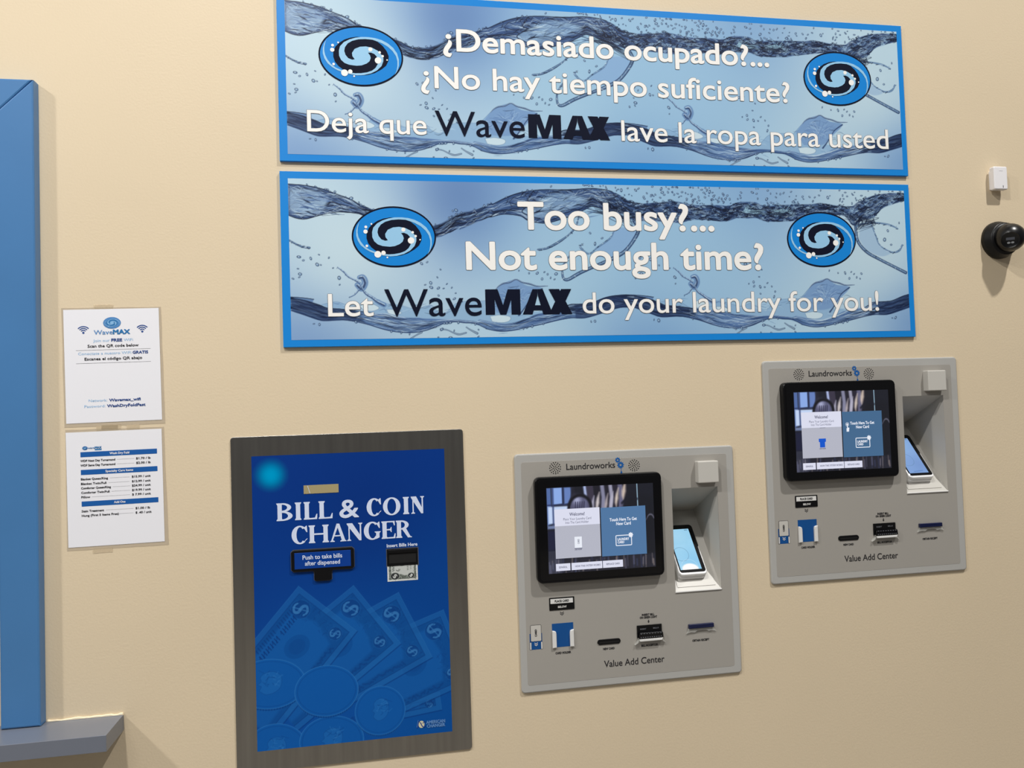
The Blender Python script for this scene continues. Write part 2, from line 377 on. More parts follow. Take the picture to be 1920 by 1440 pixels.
def print_mesh(name, c, m, parent, d, label=None):
    """a printed sheet: the painted canvas as a fine grid, ink on its vertices"""
    ny, nx = c.ny, c.nx
    V = np.stack([c.X.ravel() / 1000, np.full(nx * ny, -d), c.Y.ravel() / 1000], 1).astype(np.float32)
    i = (np.arange(ny - 1)[:, None] * nx + np.arange(nx - 1)[None]).ravel()
    F = np.stack([i, i + 1, i + 1 + nx, i + nx], 1).astype(np.int32)
    me = bpy.data.meshes.new(name); me.vertices.add(len(V)); me.vertices.foreach_set('co', V.ravel())
    me.loops.add(F.size); me.loops.foreach_set('vertex_index', F.ravel())
    me.polygons.add(len(F)); me.polygons.foreach_set('loop_start', np.arange(len(F), dtype=np.int32) * 4)
    me.update(calc_edges=True)
    a = me.attributes.new('ink', 'FLOAT_COLOR', 'POINT'); col = np.ones((nx * ny, 4), np.float32); col[:, :3] = s2l(np.clip(c.a, 0, 255).reshape(-1, 3))
    a.data.foreach_set('color', col.ravel()); me.materials.append(m)
    o = bpy.data.objects.new(name, me); COL.objects.link(o); o.parent = parent
    if label: o['label'] = label
    return o
def thing(name, label, cat, loc, group=None, rot=(0, 0, 0)):
    o = bpy.data.objects.new(name, None); COL.objects.link(o); o.location = loc; o.rotation_euler = rot; o.empty_display_size = .05
    o['label'] = label; o['category'] = cat
    if group: o['group'] = group
    return o
def copy_tree(o, parent=None):
    c = o.copy(); COL.objects.link(c); c.parent = parent
    for ch in list(o.children): copy_tree(ch, c)
    return c
def struct(o): o['kind'] = 'structure'; return o
# traced outlines of the printed water (mm from the sign corner) and of the swirl emblem
ART = {
 'T_top': [(21,426),(64,423),(106,415),(140,403),(180,388),(211,371),(305,338),(328,326),(352,318),(381,317),(411,324),(436,338),(467,355),(516,366),(553,382),(560,382),(598,401),(635,414),(673,421),(710,424),(748,424),(789,426),(838,430),(886,425),(918,413),(943,398),(982,390),(1032,393),(1082,397),(1138,388),(1206,388),(1250,388),(1275,397),(1302,399),(1330,398),(1357,388),(1406,391),(1449,393),(1502,395),(1538,399),(1584,393),(1635,391),(1657,403),(1702,422),(1747,431),(1809,434)],
 'T_bot': [(20,344),(42,336),(65,335),(99,345),(133,353),(162,354),(196,351),(213,345),(324,297),(351,288),(380,285),(407,289),(435,301),(466,316),(466,311),(502,326),(552,348),(553,346),(587,354),(633,350),(654,338),(682,332),(707,331),(739,339),(787,355),(819,371),(842,379),(887,365),(928,350),(970,341),(1016,340),(1062,338),(1096,336),(1136,345),(1187,344),(1231,341),(1255,347),(1273,352),(1300,351),(1331,352),(1355,344),(1394,343),(1446,345),(1482,352),(1601,364),(1639,334),(1669,351),(1706,358),(1737,386),(1775,400),(1807,410)],
 'lightL': [(23,412),(64,414),(106,404),(120,390),(113,366),(99,351),(65,345),(43,345),(22,359)],
 'lightC': [(697,403),(741,413),(789,409),(830,397),(804,383),(759,364),(720,348),(683,344),(652,353),(640,365),(672,387)],
 'loopR1': [(1646,331),(1651,288),(1679,255),(1722,232),(1758,215),(1805,193)],
 'loopR2': [(1646,331),(1676,341),(1713,343),(1757,337),(1786,326)],
 'loopR3': [(1698,338),(1711,305),(1724,275),(1760,255),(1786,259),(1798,276)],
 'sheetR': [(1661,328),(1698,338),(1711,305),(1724,275),(1760,255),(1726,242),(1679,262),(1655,295)],
 'loopC1': [(960,341),(971,316),(958,288),(928,253),(888,231),(849,215),(797,193),(761,174),(748,182),(749,211),(767,239)],
 'loopC2': [(799,349),(789,321),(769,299),(737,277),(705,261),(680,257)],
 'loopC3': [(901,315),(887,290),(851,265),(824,246),(800,265),(809,274)],
 'sheetC': [(901,319),(956,319),(962,291),(924,253),(885,237),(843,240),(851,262),(887,287)],
 'B_top': [(22,128),(57,121),(93,109),(113,101),(144,98),(184,93),(227,87),(270,84),(313,75),(357,71),(399,68),(446,67),(476,65),(506,60),(514,66),(559,57),(599,56),(642,68),(674,80),(730,88),(762,104),(794,106),(826,109),(868,124),(907,130),(955,130),(988,127),(1008,124)],
 'B_bot': [(23,95),(56,83),(92,70),(112,68),(160,69),(212,58),(255,44),(292,36),(336,34),(371,40),(398,50),(416,57),(446,61),(473,58),(500,56),(530,42),(531,41),(567,34),(604,36),(645,44),(685,52),(729,62),(767,68),(808,68),(857,81),(905,95),(938,97),(970,97),(997,94)],
 'B_sheet': [(99,110),(133,117),(156,111),(190,93),(221,99),(242,122),(259,113),(288,109),(343,96),(373,104),(417,85),(448,109),(478,116),(526,117),(534,123),(559,148),(578,163),(615,172),(645,158),(688,149),(647,108),(631,89),(674,86),(730,87),(698,58),(604,41),(531,45),(446,64),(386,47),(327,39),(240,58),(155,82)],
 'leaf': [(537,120),(559,148),(578,163),(615,174),(645,158),(688,149),(659,120),(637,95),(606,84),(560,84)],
 'leaf_edge': [(559,148),(568,157),(581,164),(599,167),(616,175),(633,167),(655,162),(676,156),(704,157)],
 'leaf_fold': [(688,149),(663,132),(647,111),(634,92),(621,77)],
 'hole1': [(541,75),(569,78),(596,73),(594,62),(574,57),(547,60)],
 'hole2': [(196,105),(213,114),(236,108),(246,99),(230,92),(207,93)],
 'hole3': [(265,96),(288,95),(305,86),(287,81),(270,85)],
 'arm1': [(142,208),(158,195),(169,183),(186,174),(197,167)],
 'arm2': [(197,181),(206,181),(211,167),(202,152),(191,161)],
 'arm3': [(201,158),(211,140),(228,128),(242,117),(259,108)],
 'arm4': [(195,149),(185,137),(170,129)],
 'jet': [(324,15),(339,25),(356,34)],
 'foam': [(407,42),(425,39),(442,31),(457,27),(475,31)],
 'foam2': [(476,46),(488,38),(505,29)],
 'fil0': [(21,278),(35,270),(52,262),(71,259)],
 'drops': [(44,235),(55,226),(41,204),(46,190),(44,182),(28,178),(74,231),(95,241),(120,233),(90,215),(99,214),(130,206),(145,180),(146,162),(376,222),(361,218),(411,202),(402,181),(404,152),(418,151),(440,153),(385,154),(450,138),(404,132),(446,123),(466,116),(369,161),(384,166),(427,163),(78,60),(92,58),(324,30),(509,39),(410,41),(443,37),(400,20),(433,18),(508,20),(625,199),(676,192),(696,195),(705,189),(729,190),(713,179),(724,175),(689,176),(653,192),(824,57),(835,58)],
 'dropsT': [(967,427),(723,433),(944,432),(1043,432),(1063,423),(1076,423),(1046,422),(1019,412),(1119,405),(925,426),(1000,419),(864,290),(843,274),(830,304),(820,340),(811,322),(1027,353),(1156,401),(1189,426),(1165,432),(1286,426),(1321,427),(1275,407),(1337,409),(1365,408),(1419,427),(1443,431),(1449,401),(1463,400),(1640,428),(1560,416),(1600,412),(1532,422),(1740,292),(1761,277),(1791,343),(1752,319),(1628,355),(1217,409),(1237,408),(122,413),(140,408),(181,391),(201,380),(449,361),(458,363)],
}
LOGO_NAVY = [(-0.095,0.63),(-0.24,0.595),(-0.384,0.521),(-0.503,0.411),(-0.597,0.275),(-0.649,0.121),(-0.655,-0.059),(-0.619,-0.22),(-0.544,-0.354),(-0.442,-0.461),(-0.314,-0.542),(-0.145,-0.595),(0.024,-0.634),(0.155,-0.611),(0.314,-0.538),(0.475,-0.41),(0.584,-0.283),(0.646,-0.118),(0.654,0.045),(0.607,0.208),(0.518,0.371),(0.401,0.497),(0.31,0.559),(0.127,0.601),(-0.004,0.626)]
LOGO_LIGHT = [(0.783,-0.581),(0.852,-0.444),(0.892,-0.262),(0.896,-0.061),(0.858,0.139),(0.768,0.32),(0.639,0.464),(0.495,0.562),(0.338,0.619),(0.18,0.638),(0.023,0.632),(-0.122,0.597),(-0.267,0.532),(-0.399,0.43),(-0.49,0.294),(-0.521,0.141),(-0.518,-0.021),(-0.475,-0.156),(-0.393,-0.254),(-0.283,-0.307),(-0.114,-0.328),(0.004,-0.309),(0.123,-0.241),(0.197,-0.159),(0.226,-0.05),(0.208,0.04),(0.163,0.122),(0.236,0.131),(0.314,0.087),(0.365,0.015),(0.396,-0.103),(0.386,-0.248),(0.331,-0.375),(0.25,-0.466),(0.131,-0.53),(-0.014,-0.567),(-0.145,-0.577),(-0.275,-0.563),(-0.417,-0.515),(-0.597,-0.426),(-0.711,-0.31),(-0.792,-0.168),(-0.841,-0.025),(-0.86,0.119),(-0.855,0.262),(-0.827,0.406),(-0.799,0.505),(-0.86,0.352),(-0.892,0.19),(-0.895,0.029),(-0.862,-0.132),(-0.794,-0.284),(-0.687,-0.409),(-0.572,-0.498),(-0.444,-0.56),(-0.289,-0.613),(-0.107,-0.643),(0.05,-0.625),(0.222,-0.56),(0.369,-0.451),(0.477,-0.302),(0.523,-0.138),(0.525,-0.038),(0.485,0.071),(0.395,0.202),(0.265,0.29),(0.121,0.326),(-0.023,0.306),(-0.149,0.226),(-0.214,0.09),(-0.206,-0.018),(-0.152,-0.117),(-0.215,-0.135),(-0.305,-0.091),(-0.368,0.016),(-0.394,0.142),(-0.376,0.268),(-0.309,0.396),(-0.203,0.487),(-0.058,0.548),(0.113,0.57),(0.284,0.558),(0.375,0.518),(0.506,0.453),(0.636,0.354),(0.753,0.21),(0.829,0.047),(0.859,-0.117),(0.856,-0.281),(0.832,-0.445)]
LOGO_DOTS = [(-0.532,0.41,0.021),(-0.664,0.31,0.034),(-0.674,0.16,0.05),(-0.65,-0.306,0.031),(-0.399,-0.578,0.081),(-0.265,-0.529,0.052),(-0.176,-0.676,0.021),(0.222,0.235,0.05),(0.44,0.148,0.031),(0.51,0.026,0.029),(0.399,-0.121,0.079),(0.614,-0.092,0.018)]
def dollar(c, x, y, h, ang, w, col, al):
    """an S with its bar, h tall, turned by ang"""
    ca, sa = math.cos(ang), math.sin(ang)
    S = [(.30, .30), (.16, .42), (-.08, .43), (-.27, .30), (-.22, .10), (0, .01), (.22, -.10), (.27, -.30), (.08, -.43), (-.16, -.42), (-.31, -.28)]
    c.stroke(spline([(x + h * (p * ca - q * sa), y + h * (p * sa + q * ca)) for p, q in S], 5), [w * .7, w, w * 1.5, w, w * .7], col, al)
    c.stroke([(x + h * -.5 * -sa, y + h * -.5 * ca), (x + h * .5 * -sa, y + h * .5 * ca)], w * .5, col, al * .8)
def label_art():
    """blue front of the changer with its pale fan of bills and pile of coins"""
    rnd = random.Random(3); U = rnd.uniform
    c = Canvas(492.6, 743.2, 1.3, (0, 50, 128), 50.6, 51.3)
    for x, y, r, col, al in [(420, 130, 330, (2, 78, 152), 1), (200, 150, 260, (4, 76, 156), .9), (560, 420, 200, (0, 64, 140), .7), (330, 640, 160, (0, 44, 118), .6)]: c.blob(x, y, r, col, al)
    PALE, DARK, INK = (26, 96, 166), (0, 66, 136), (0, 46, 112)
    def bill(C, a, b, w, l, words=False):
        C = np.array(C, float); a = np.array(a, float); a /= np.hypot(*a); b = np.array(b, float); b -= a * (a @ b); b /= np.hypot(*b)
        q = lambda s, t: C + a * s + b * t
        c.poly([q(0, 0), q(w, 0), q(w, l), q(0, l)], PALE, .62)
        c.poly([q(14, 14), q(w - 14, 14), q(w - 14, l), q(14, l)], DARK, .6)
        c.poly([q(30, 62), q(w * .5, 44), q(w - 34, 66), q(w - 26, l), q(26, l)], (14, 88, 164), .8, 8)
        c.stroke([q(14, l), q(14, 14), q(w - 14, 14), q(w - 14, l)], 1.6, INK, .5)
        ang = math.atan2(b[1], b[0]) - math.pi / 2
        for s, t, h in (((42, 42, 40), (w - 40, 38, 28)) if w > 100 else ((24, 30, 20),)):
            p = q(s, t); c.ring(p[0], p[1], h * .62, h * .6, 0, 0, INK, .35); c.ring(p[0], p[1], h * .62, h * .6, 0, 1.5, PALE, .5)
            dollar(c, p[0], p[1], h, ang - 1.2, h * .15, (60, 124, 186), .75)
        for k in range(60):
            s, t = U(18, w - 18), U(16, 60); p = q(s, t); c.stroke(spline([p, p + (U(-6, 6), U(-6, 6)), p + (U(-9, 9), U(-9, 9))], 4), U(.7, 1.6), (INK, PALE)[k % 2], .35)
        for k in range(24): c.stroke([q(w - 24 + U(-6, 6), 70 + k * 7), q(w - 24 + U(-6, 6), 74 + k * 7)], 5, INK, .28)
        p = q(w * .5, 120); c.ring(p[0], p[1], 34, 28, .6, 0, DARK, .4); c.ring(p[0], p[1], 22, 18, .6, 0, INK, .16)
        if words:
            for k in range(17):
                if k == 7: continue
                c.stroke([q(38, 66 + k * 8), q(50, 68 + k * 8)], 2.6, INK, .7); c.stroke([q(38 + 6 * (k % 2), 66 + k * 8), q(44 + 6 * (k % 2), 71 + k * 8)], 1.8, INK, .6)
                c.stroke([q(21, 60 + k * 8), q(31, 62 + k * 8)], 2.4, INK, .55)
        c.stroke([q(0, 0), q(0, l)], 1.2, (46, 110, 176), .5); c.stroke([q(0, 0), q(w, 0)], 1.2, (46, 110, 176), .5); c.stroke([q(w + 1.5, 0), q(w + 1.5, l)], 3, INK, .45)
    bill((512, 156), (5, -45), (-100, -22), 46, 140)
    bill((529, 370), (52, -150), (-68, -24), 205, 260)
    bill((413, 424), (83, -175), (-57, -30), 194, 300)
    bill((298, 450), (118, -160), (-56, -46), 198, 330)
    bill((160, 458), (144, -126), (-112, -162), 191, 330, True)
    for x, y, rx, ry, kind in [(95, 50, 76, 66, 0), (234, 60, 80, 62, 1), (358, 124, 64, 62, 2), (84, 217, 88, 62, 1), (224, 187, 79, 64, 3)]:
        c.ring(x, y - 5, rx, ry, -.05, 0, (0, 60, 128), .8); c.ring(x, y, rx, ry, -.05, 0, (8, 86, 164), .95)
        for k in range(40):
            a = -math.pi * k / 40; px, py = x + rx * math.cos(a), y + ry * math.sin(a); c.stroke([(px, py), (px, py - 5)], 1, (40, 112, 182), .6)
        c.ring(x, y, rx, ry, -.05, 1.4, (48, 116, 184), .8); c.ring(x, y, rx * .92, ry * .91, -.05, 1.2, (0, 62, 132), .6)
        if kind != 3:
            R = [(-.3, -.25), (-.12, -.42), (.1, -.38), (.28, -.2), (.34, .08), (.3, .34), (.1, .5), (-.12, .46), (-.26, .3), (-.24, .12), (-.34, .0), (-.24, -.08), (-.28, -.2)]
            P = spline([(x + rx * a, y + ry * b) for a, b in R + R[:1]], 4); c.poly(P, (24, 98, 172), .7, 5); c.stroke(P, 1.4, (0, 60, 130), .5)
            for k in range(16): p = (x + rx * U(-.2, .3), y + ry * U(-.1, .5)); c.stroke(spline([p, (p[0] + U(-8, 8), p[1] + U(-5, 5)), (p[0] + U(-14, 14), p[1] + U(-9, 9))], 4), 1.5, ((0, 62, 132), (50, 118, 186))[k % 2], .5)
    return c
def bill_art():
    """end of a dollar bill, printed grey-green"""
    rnd = random.Random(5); U = rnd.uniform
    c = Canvas(79, 41, .5, (205, 208, 206), 385.5, 453.5)
    D = (52, 58, 54)
    c.poly([(390, 458), (460, 458), (460, 500), (390, 500)], (88, 96, 88), .9); c.poly([(395, 470), (420, 471), (430, 467), (444, 468), (455, 471), (455, 500), (395, 500)], (188, 192, 188), 1, 2)
    for k in range(160):
        x, y = (U(390, 460), U(458, 468)) if k % 2 else (U(390, 396) if k % 4 else U(455, 460), U(458, 500)); c.stroke(spline([(x, y), (x + U(-2, 2), y + U(-2, 2)), (x + U(-3, 3), y + U(-3, 3))], 3), .7, (D, (170, 176, 168))[k % 3 == 0], .8)
    for x, y, rx, ry, h in ((405, 466.5, 11, 8.4, 11), (447, 466, 8, 6.4, 8)):
        c.ring(x, y, rx + 1.4, ry + 1.4, 0, 0, (150, 156, 150), 1); c.ring(x, y, rx, ry, 0, 0, (38, 42, 44), 1); dollar(c, x, y, h, -.9, 1.9, (214, 218, 214), 1)
    c.ring(424, 499, 9, 7, 0, 0, (70, 76, 74), .9); c.ring(424, 500, 6, 5, 0, 0, (150, 156, 150), .9)
    for k in range(5):
        c.stroke([(437, 481 + 4 * k), (440, 482 + 4 * k)], 1.4, D, .8); c.stroke([(445, 483 + 4 * k), (447.5, 484 + 4 * k)], 1.2, D, .7)
        c.stroke([(399 + U(-1, 1), 480 + 4 * k), (403, 482 + 4 * k)], 2.2, D, .7)
    for k in range(9): c.stroke([(408 + k * 1.1, 481 + U(-3, 3)), (410 + k * 1.1, 482 + U(-3, 3))], 1, D, .7)
    return c
def screen_art():
    """blurred laundromat picture behind the touch screen's tiles"""
    rnd = random.Random(11); U = rnd.uniform
    c = Canvas(301.5, 229.5, 1.1, (20, 22, 34), 81, 318)
    def P(*q): return [(81 + x * 3.015, 318 + y * 2.295) for x, y in q]     # percent of the screen
    c.poly(P((0, 56), (4, 58), (4, 100), (0, 100)), (96, 128, 196), .8, 4)
    c.poly(P((5, 80), (14.5, 81), (14.5, 100), (5, 100)), (140, 172, 232), 1, 4); c.poly(P((16, 80), (21, 81), (24, 100), (16, 100)), (110, 140, 206), .9, 6)
    c.poly(P((1, 58), (22, 58), (22, 78), (1, 78)), (196, 214, 246), 1, 5); c.poly(P((5, 56), (6.5, 56), (6.5, 100), (5, 100)), (50, 64, 110), .9, 4)
    c.poly(P((0, 79), (22, 79), (22, 80.6), (0, 80.6)), (40, 52, 92), .9, 3); c.poly(P((14.2, 79), (15.8, 79), (15.8, 100), (14.2, 100)), (34, 44, 80), .9, 3)
    c.poly(P((0, 52), (9, 52), (9, 56), (0, 56)), (150, 170, 220), .7, 5)
    for x, w, col, al in [(24, 5, (30, 30, 44), .9), (35.5, 4, (176, 190, 232), .95), (40, 9, (60, 54, 72), .9), (46.5, 8, (24, 22, 34), .9), (52, 6, (150, 150, 178), .85), (56, 7, (30, 28, 40), .9), (59.5, 5, (178, 176, 200), .85), (64, 7, (34, 30, 46), .9), (68.5, 6, (120, 118, 150), .8), (73, 5, (26, 24, 36), .9)]:
        c.stroke(P((x, 100), (x + 1, 86), (x + U(-1, 1), 70)), w * 2.2, col, al, 5)
    for x, y, r, col in [(72, 92, 12, (226, 206, 190)), (65, 84, 10, (240, 224, 208)), (47, 80, 11, (236, 226, 224)), (55, 78, 8, (214, 202, 204)), (42, 76, 9, (210, 210, 230)), (60, 80, 8, (190, 186, 204))]:
        c.stroke(spline(P((x + 2, y + 12), (x + .6, y + 5), (x, y), (x - .6, y - 5), (x - .5, y - 10)), 5), [r * .1, r * .7, r * .95, r * .7, r * .1], col, .85, 7)
    c.ring(*P((30.5, 77))[0], 29, 31, 0, 0, (86, 86, 116), .9, 8); c.blob(*P((28, 84))[0], 12, (176, 180, 214), .9); c.ring(*P((30.5, 75))[0], 31, 34, 0, 8, (14, 14, 24), 1, 5)
    for k in range(5): c.stroke(P((26 + k * 2, 72), (26.6 + k * 2, 82)), 2.4, (44, 44, 70), .9, 2)
    c.poly(P((70, 72), (78, 88), (100, 84), (100, 0), (70, 0)), (16, 18, 28), .8, 18)
    c.stroke(P((84.6, 100), (84.8, 72)), 2.6, (176, 214, 236), .9, 2); c.stroke(P((70, 78), (77, 86), (84, 82)), 6, (18, 20, 34), .9, 5)
    c.stroke(spline(P((92, 56), (95, 62), (98, 62), (100, 58)), 5), [1, 5, 3], (120, 118, 136), .7, 3)
    c.poly(P((0, 0), (100, 0), (100, 16), (0, 16)), (36, 36, 50), .8, 8)
    for k in range(60): x = U(0, 100); c.stroke(P((x, U(0, 6)), (x + U(-.5, .5), U(9, 17))), U(1, 5), [(120, 118, 140), (18, 18, 28), (176, 160, 150), (60, 70, 110)][k % 4], .5, 4)
    for k in range(14): c.stroke(P((k * .9, 0), (k * .9 + .6, 26)), 1.3, (96, 100, 124), .6, 1.5)
    c.poly(P((0, 27), (8, 27), (8, 50), (0, 50)), (22, 26, 60), .8, 8)
    return c
def terminal_art(painted_glare):
    c = Canvas(63, 133, 1.0, (150, 208, 240) if painted_glare else (128, 164, 218), 0, 0)
    c.blob(20, 110, 40, (172, 220, 246) if painted_glare else (150, 188, 232), .8); c.blob(50, 30, 30, (136, 200, 238) if painted_glare else (116, 150, 206), .8)
    c.ring(16, 50, 22, 22, 0, 1, (90, 130, 160), .8); c.stroke([(50, 129), (58, 129)], 2, (60, 90, 120), .7)
    if painted_glare:
        c.ring(30, 8, 24, 24, 0, 1, (190, 228, 248), .9); c.ring(30, 2, 24, 17, 0, 0, (255, 255, 255), 1, 4)  # white glare on the glass, painted into the emissive screen picture
    else: c.stroke([(18, 6), (46, 8)], 3, (84, 128, 190), .7)
    return c
# ================================================================ the setting
M = {}
M['wall'] = mat('painted_plaster', (213, 196, 167), .55, spec=.35, bump=(170, .10, .004), vary=(1.3, .025))
M['floor'] = mat('floor_tile', (120, 116, 110), .5)
M['trim'] = mat('blue_trim_paint', (66, 117, 168), .35, bump=(60, .05, .002), vary=(4, .04))
M['gap'] = mat('dark_joint', (18, 40, 76), .7)
M['laminate'] = mat('grey_laminate', (106, 111, 122), .3)
M['caulk'] = mat('cream_caulk', (236, 222, 192), .6)
M['glass'] = mat('window_glass', (150, 185, 220), .05, alpha=.35)
KX, KZ, KW, KH = (0.6169, 1.3516), (0.8372, 1.0750), .6334, .6404
hole = lambda x, z: rrect(x + .03, x + KW - .03, z + .05, z + KH - .05)
wb = MB().plate(rrect(-4.2, 5.0, 0, 5.3), [hole(KX[0], KZ[0]), hole(KX[1], KZ[1]), rrect(-1.62, -.655, .93, 2.34)], -.14, 0)
struct(wb.build('wall_back', M['wall']))
struct(MB().add([(-4.2, .14, 0), (-4.2, -6.5, 0), (5, -6.5, 0), (5, .14, 0)], [(0, 1, 2, 3)]).build('floor', M['floor']))
# blue casing round the service window: mitred boards on the ledge
TX, TZ, TB = -.5535, 2.4446, .8815; TW = .087
tr = MB()
tr.prism([(TX - TW, TB), (TX, TB), (TX, TZ), (TX - TW + .0004, TZ - TW)], 0, .031, .004)
tr.prism([(-1.65, TZ), (-1.65 + TW, TZ - TW), (TX - TW, TZ - TW - .0012), (TX - .0012, TZ)], 0, .031, .004)
tr.prism([(-1.65, TB), (-1.65 + TW, TB), (-1.65 + TW, TZ - TW - .0004), (-1.65, TZ - .0004)], 0, .031, .004)
struct(tr.build('trim_1', M['trim']))
wn = MB().prism(rrect(-1.62, -.655, .93, 2.34), -.07, -.06)
struct(wn.build('window_1', M['glass']))
t = thing('window_ledge', 'grey laminate ledge under the blue window casing', 'ledge', (-1.1, 0, .843))
MB().prism(rrect(-.72, .7220, 0, .0375), 0, .125, .0006, seg=1).build('ledge_board', M['laminate'], t)
rnd = random.Random(2)
P = [(x, .0372) for x in np.linspace(.551, .722, 26)] + [(x, .0408 + rnd.uniform(-.0012, .0016)) for x in np.linspace(.721, .551, 26)]
MB().prism(P, 0, .005, .0008, seg=1).build('caulk_bead', M['caulk'], t, 'rough cream caulk along the back edge')

# ================================================================ the two long printed signs
M['board'] = mat('blue_sign_face', (20, 128, 208), .4, spec=.25)
M['water'] = print_mat('water_print', .35, spec=.3)
M['white'] = mat('white_vinyl', (238, 236, 232), .5, spec=.2)
M['line'] = mat('thin_grey_outline', (92, 106, 122), .4)
M['navy'] = mat('navy_vinyl', (9, 15, 36), .6, spec=.1)
M['logo'] = mat('logo_blue', (20, 128, 208), .4, spec=.2)
M['pale'] = mat('logo_pale_blue', (146, 194, 226), .35)
WATER = water_art(1791.4, 422.5, 20.5, 18.4, 1.3)
PRINT = None
def emblem(parent, x, z, a=.1108, b=.0818, d=.0088, mats=('navy', 'logo', 'pale', 'white'), st=.0003):
    m = MB(); q = lambda P: [(x + u * a, z + v * b) for u, v in P]
    m.flat(circle(x, z, a, b, 64), d, 0).flat(circle(x, z, a * .962, b * .942, 64), d + st, 1)
    m.flat(q(LOGO_NAVY), d + 2 * st, 0).flat(q(LOGO_LIGHT), d + 3 * st, 2)
    for u, v, r in LOGO_DOTS: m.flat(circle(x + u * a, z + v * b, r * a, n=18), d + 4 * st, 3)
    return m.build('swirl_emblem', [M[k] for k in mats], parent)
def sign_text(parent, body, x0, x1, z, cap, bold):
    m = MB(); m.text(body, x0 - .0011, x1 + .0011, z, cap, .0086, 1, bold + .0011, res=5); m.text(body, x0, x1, z, cap, .0092, 0, bold, res=5)
    m.build('lettering', [M['white'], M['line']], parent)
def banner(loc, label, lines, brand, emblems):
    global PRINT
    t = thing('banner_sign', label, 'sign', loc, 'long blue water-print signs')
    MB().prism(rrect(0, 1.8288, 0, .4598), 0, .008, .0006, seg=1).build('board', M['board'], t, 'bright blue board border')
    if PRINT is None: PRINT = print_mesh('water_print', WATER, M['water'], t, .0083, 'splashing water picture')
    else: p = PRINT.copy(); COL.objects.link(p); p.parent = t
    for L in lines: sign_text(t, *L)
    (wx0, wx1, wz, wc), (mx0, mx1, mz, mc) = brand
    m = MB(); m.text('Wave', wx0, wx1, wz, wc, .0090, 0, .0004, res=6); m.build('brand_lettering', [M['navy']], t, 'thin navy lettering')
    m = MB(); heavy_black(m, mx0, mx1, mz, mc, .0090); m.build('brand_lettering', [M['navy']], t, 'extra bold navy lettering')
    for x, z in emblems: emblem(t, x, z)
    return t
def heavy_black(m, x0, x1, z, cap, d):
    """extra-black MAX as plain outlines"""
    w = x1 - x0
    def g(*Ps):
        for P in Ps: m.flat([(x0 + w * u, z + cap * v) for u, v in P], d + m.split())
    g([(0, 0), (.105, 0), (.105, 1), (0, 1)], [(.295, 0), (.400, 0), (.400, 1), (.295, 1)], [(.105, 1), (.142, 1), (.235, 0), (.165, 0), (.105, .60)], [(.295, 1), (.258, 1), (.165, 0), (.235, 0), (.295, .60)])
    g([(.425, 0), (.538, 0), (.600, .74), (.603, 1), (.545, 1)], [(.775, 0), (.662, 0), (.606, .74), (.603, 1), (.665, 1)], [(.53, .16), (.67, .16), (.67, .36), (.53, .36)])
    g([(.730, 0), (.852, 0), (1.0, 1), (.880, 1)], [(1.005, 0), (.880, 0), (.733, 1), (.857, 1)])
banner((.0230, 0, 2.2651), 'upper long water-print sign with white Spanish lettering in three lines', [
    ('¿Demasiado ocupado?...', .4338, 1.3899, .3135, .0588, .0018), ('¿No hay tiempo suficiente?', .3714, 1.4507, .2090, .0590, .0012),
    ('Deja que', .0713, .3835, .0800, .0560, .0006), ('lave la ropa para usted', .930, 1.7660, .0800, .0580, .0006)],
    ((.4062, .6528, .0795, .0672), (.6630, .8950, .0803, .0662)), ((.2150, .2865), (1.608, .2869)))
banner((.0215, 0, 1.7784), 'lower long water-print sign with white English lettering asking about too busy', [
    ('Too busy?...', .6262, 1.1993, .3140, .0730, .0025), ('Not enough time?', .4805, 1.3475, .2030, .0730, .0025),
    ('Let', .1150, .2318, .0795, .0575, .0008), ('do your laundry for you!', .8010, 1.7102, .0800, .0575, .0006)],
    ((.2605, .5194, .0777, .0712), (.5300, .7700, .0790, .0690)), ((.2907, .2895), (1.5340, .2910)))

# ================================================================ laminated notices
M['paper'] = mat('white_paper', (228, 228, 233), .5)
M['pouch'] = mat('clear_laminate', (225, 212, 190), .12, alpha=.42)
M['tape'] = mat('clear_tape', (222, 206, 176), .3, alpha=.35)
M['ink'] = mat('black_ink', (28, 28, 34), .5)
M['blue_ink'] = mat('mid_blue_ink', (74, 132, 190), .5)
M['light_ink'] = mat('light_blue_ink', (128, 176, 216), .5)
M['deep_ink'] = mat('deep_blue_ink', (38, 72, 136), .5)
M['bar'] = mat('blue_bar_ink', (0, 84, 158), .5)
M['teal'] = mat('teal_ink', (30, 110, 168), .5)
def wavy(P, amp, seed):
    r = random.Random(seed); out = []
    for a, b in zip(P, P[1:] + P[:1]):
        for k in range(6): s = k / 6; out.append((a[0] + (b[0] - a[0]) * s + r.uniform(-amp, amp) * (k > 0), a[1] + (b[1] - a[1]) * s + r.uniform(-amp, amp) * (k > 0)))
    return out
def notice(loc, ang, label, pouch, seed):
    t = thing('laminated_notice', label, 'notice', loc, 'laminated notices on the wall', (0, -ang, 0))
    MB().prism(wavy(pouch, .0006, seed), .0, .0008).build('laminate_pouch', M['pouch'], t, 'clear laminate margin')
    MB().prism(rrect(0, .2219, 0, .2818), .0009, .0013).build('sheet', M['paper'], t)
    return t
def wr(m, body, x0, x1, z, cap, mi=0, bold=0, d=.0016): m.text(body, x0 / 1000, x1 / 1000, z / 1000, cap / 1000, d, mi, bold / 1000, res=2)
a = notice((-.4991, 0, 1.5993), .0135, 'laminated white notice with blue swirl logo and two wireless symbols', [(-.0045, -.0088), (.2290, -.0095), (.2270, .2850), (-.0045, .2868)], 1)
m = MB(); wr(m, 'Wave', 68.9, 112.5, 218.4, 11, 0, .15); wr(m, 'MAX', 113, 153.2, 218.6, 10.8, 1, .9); m.build('brand_lettering', [M['blue_ink'], M['teal']], a)
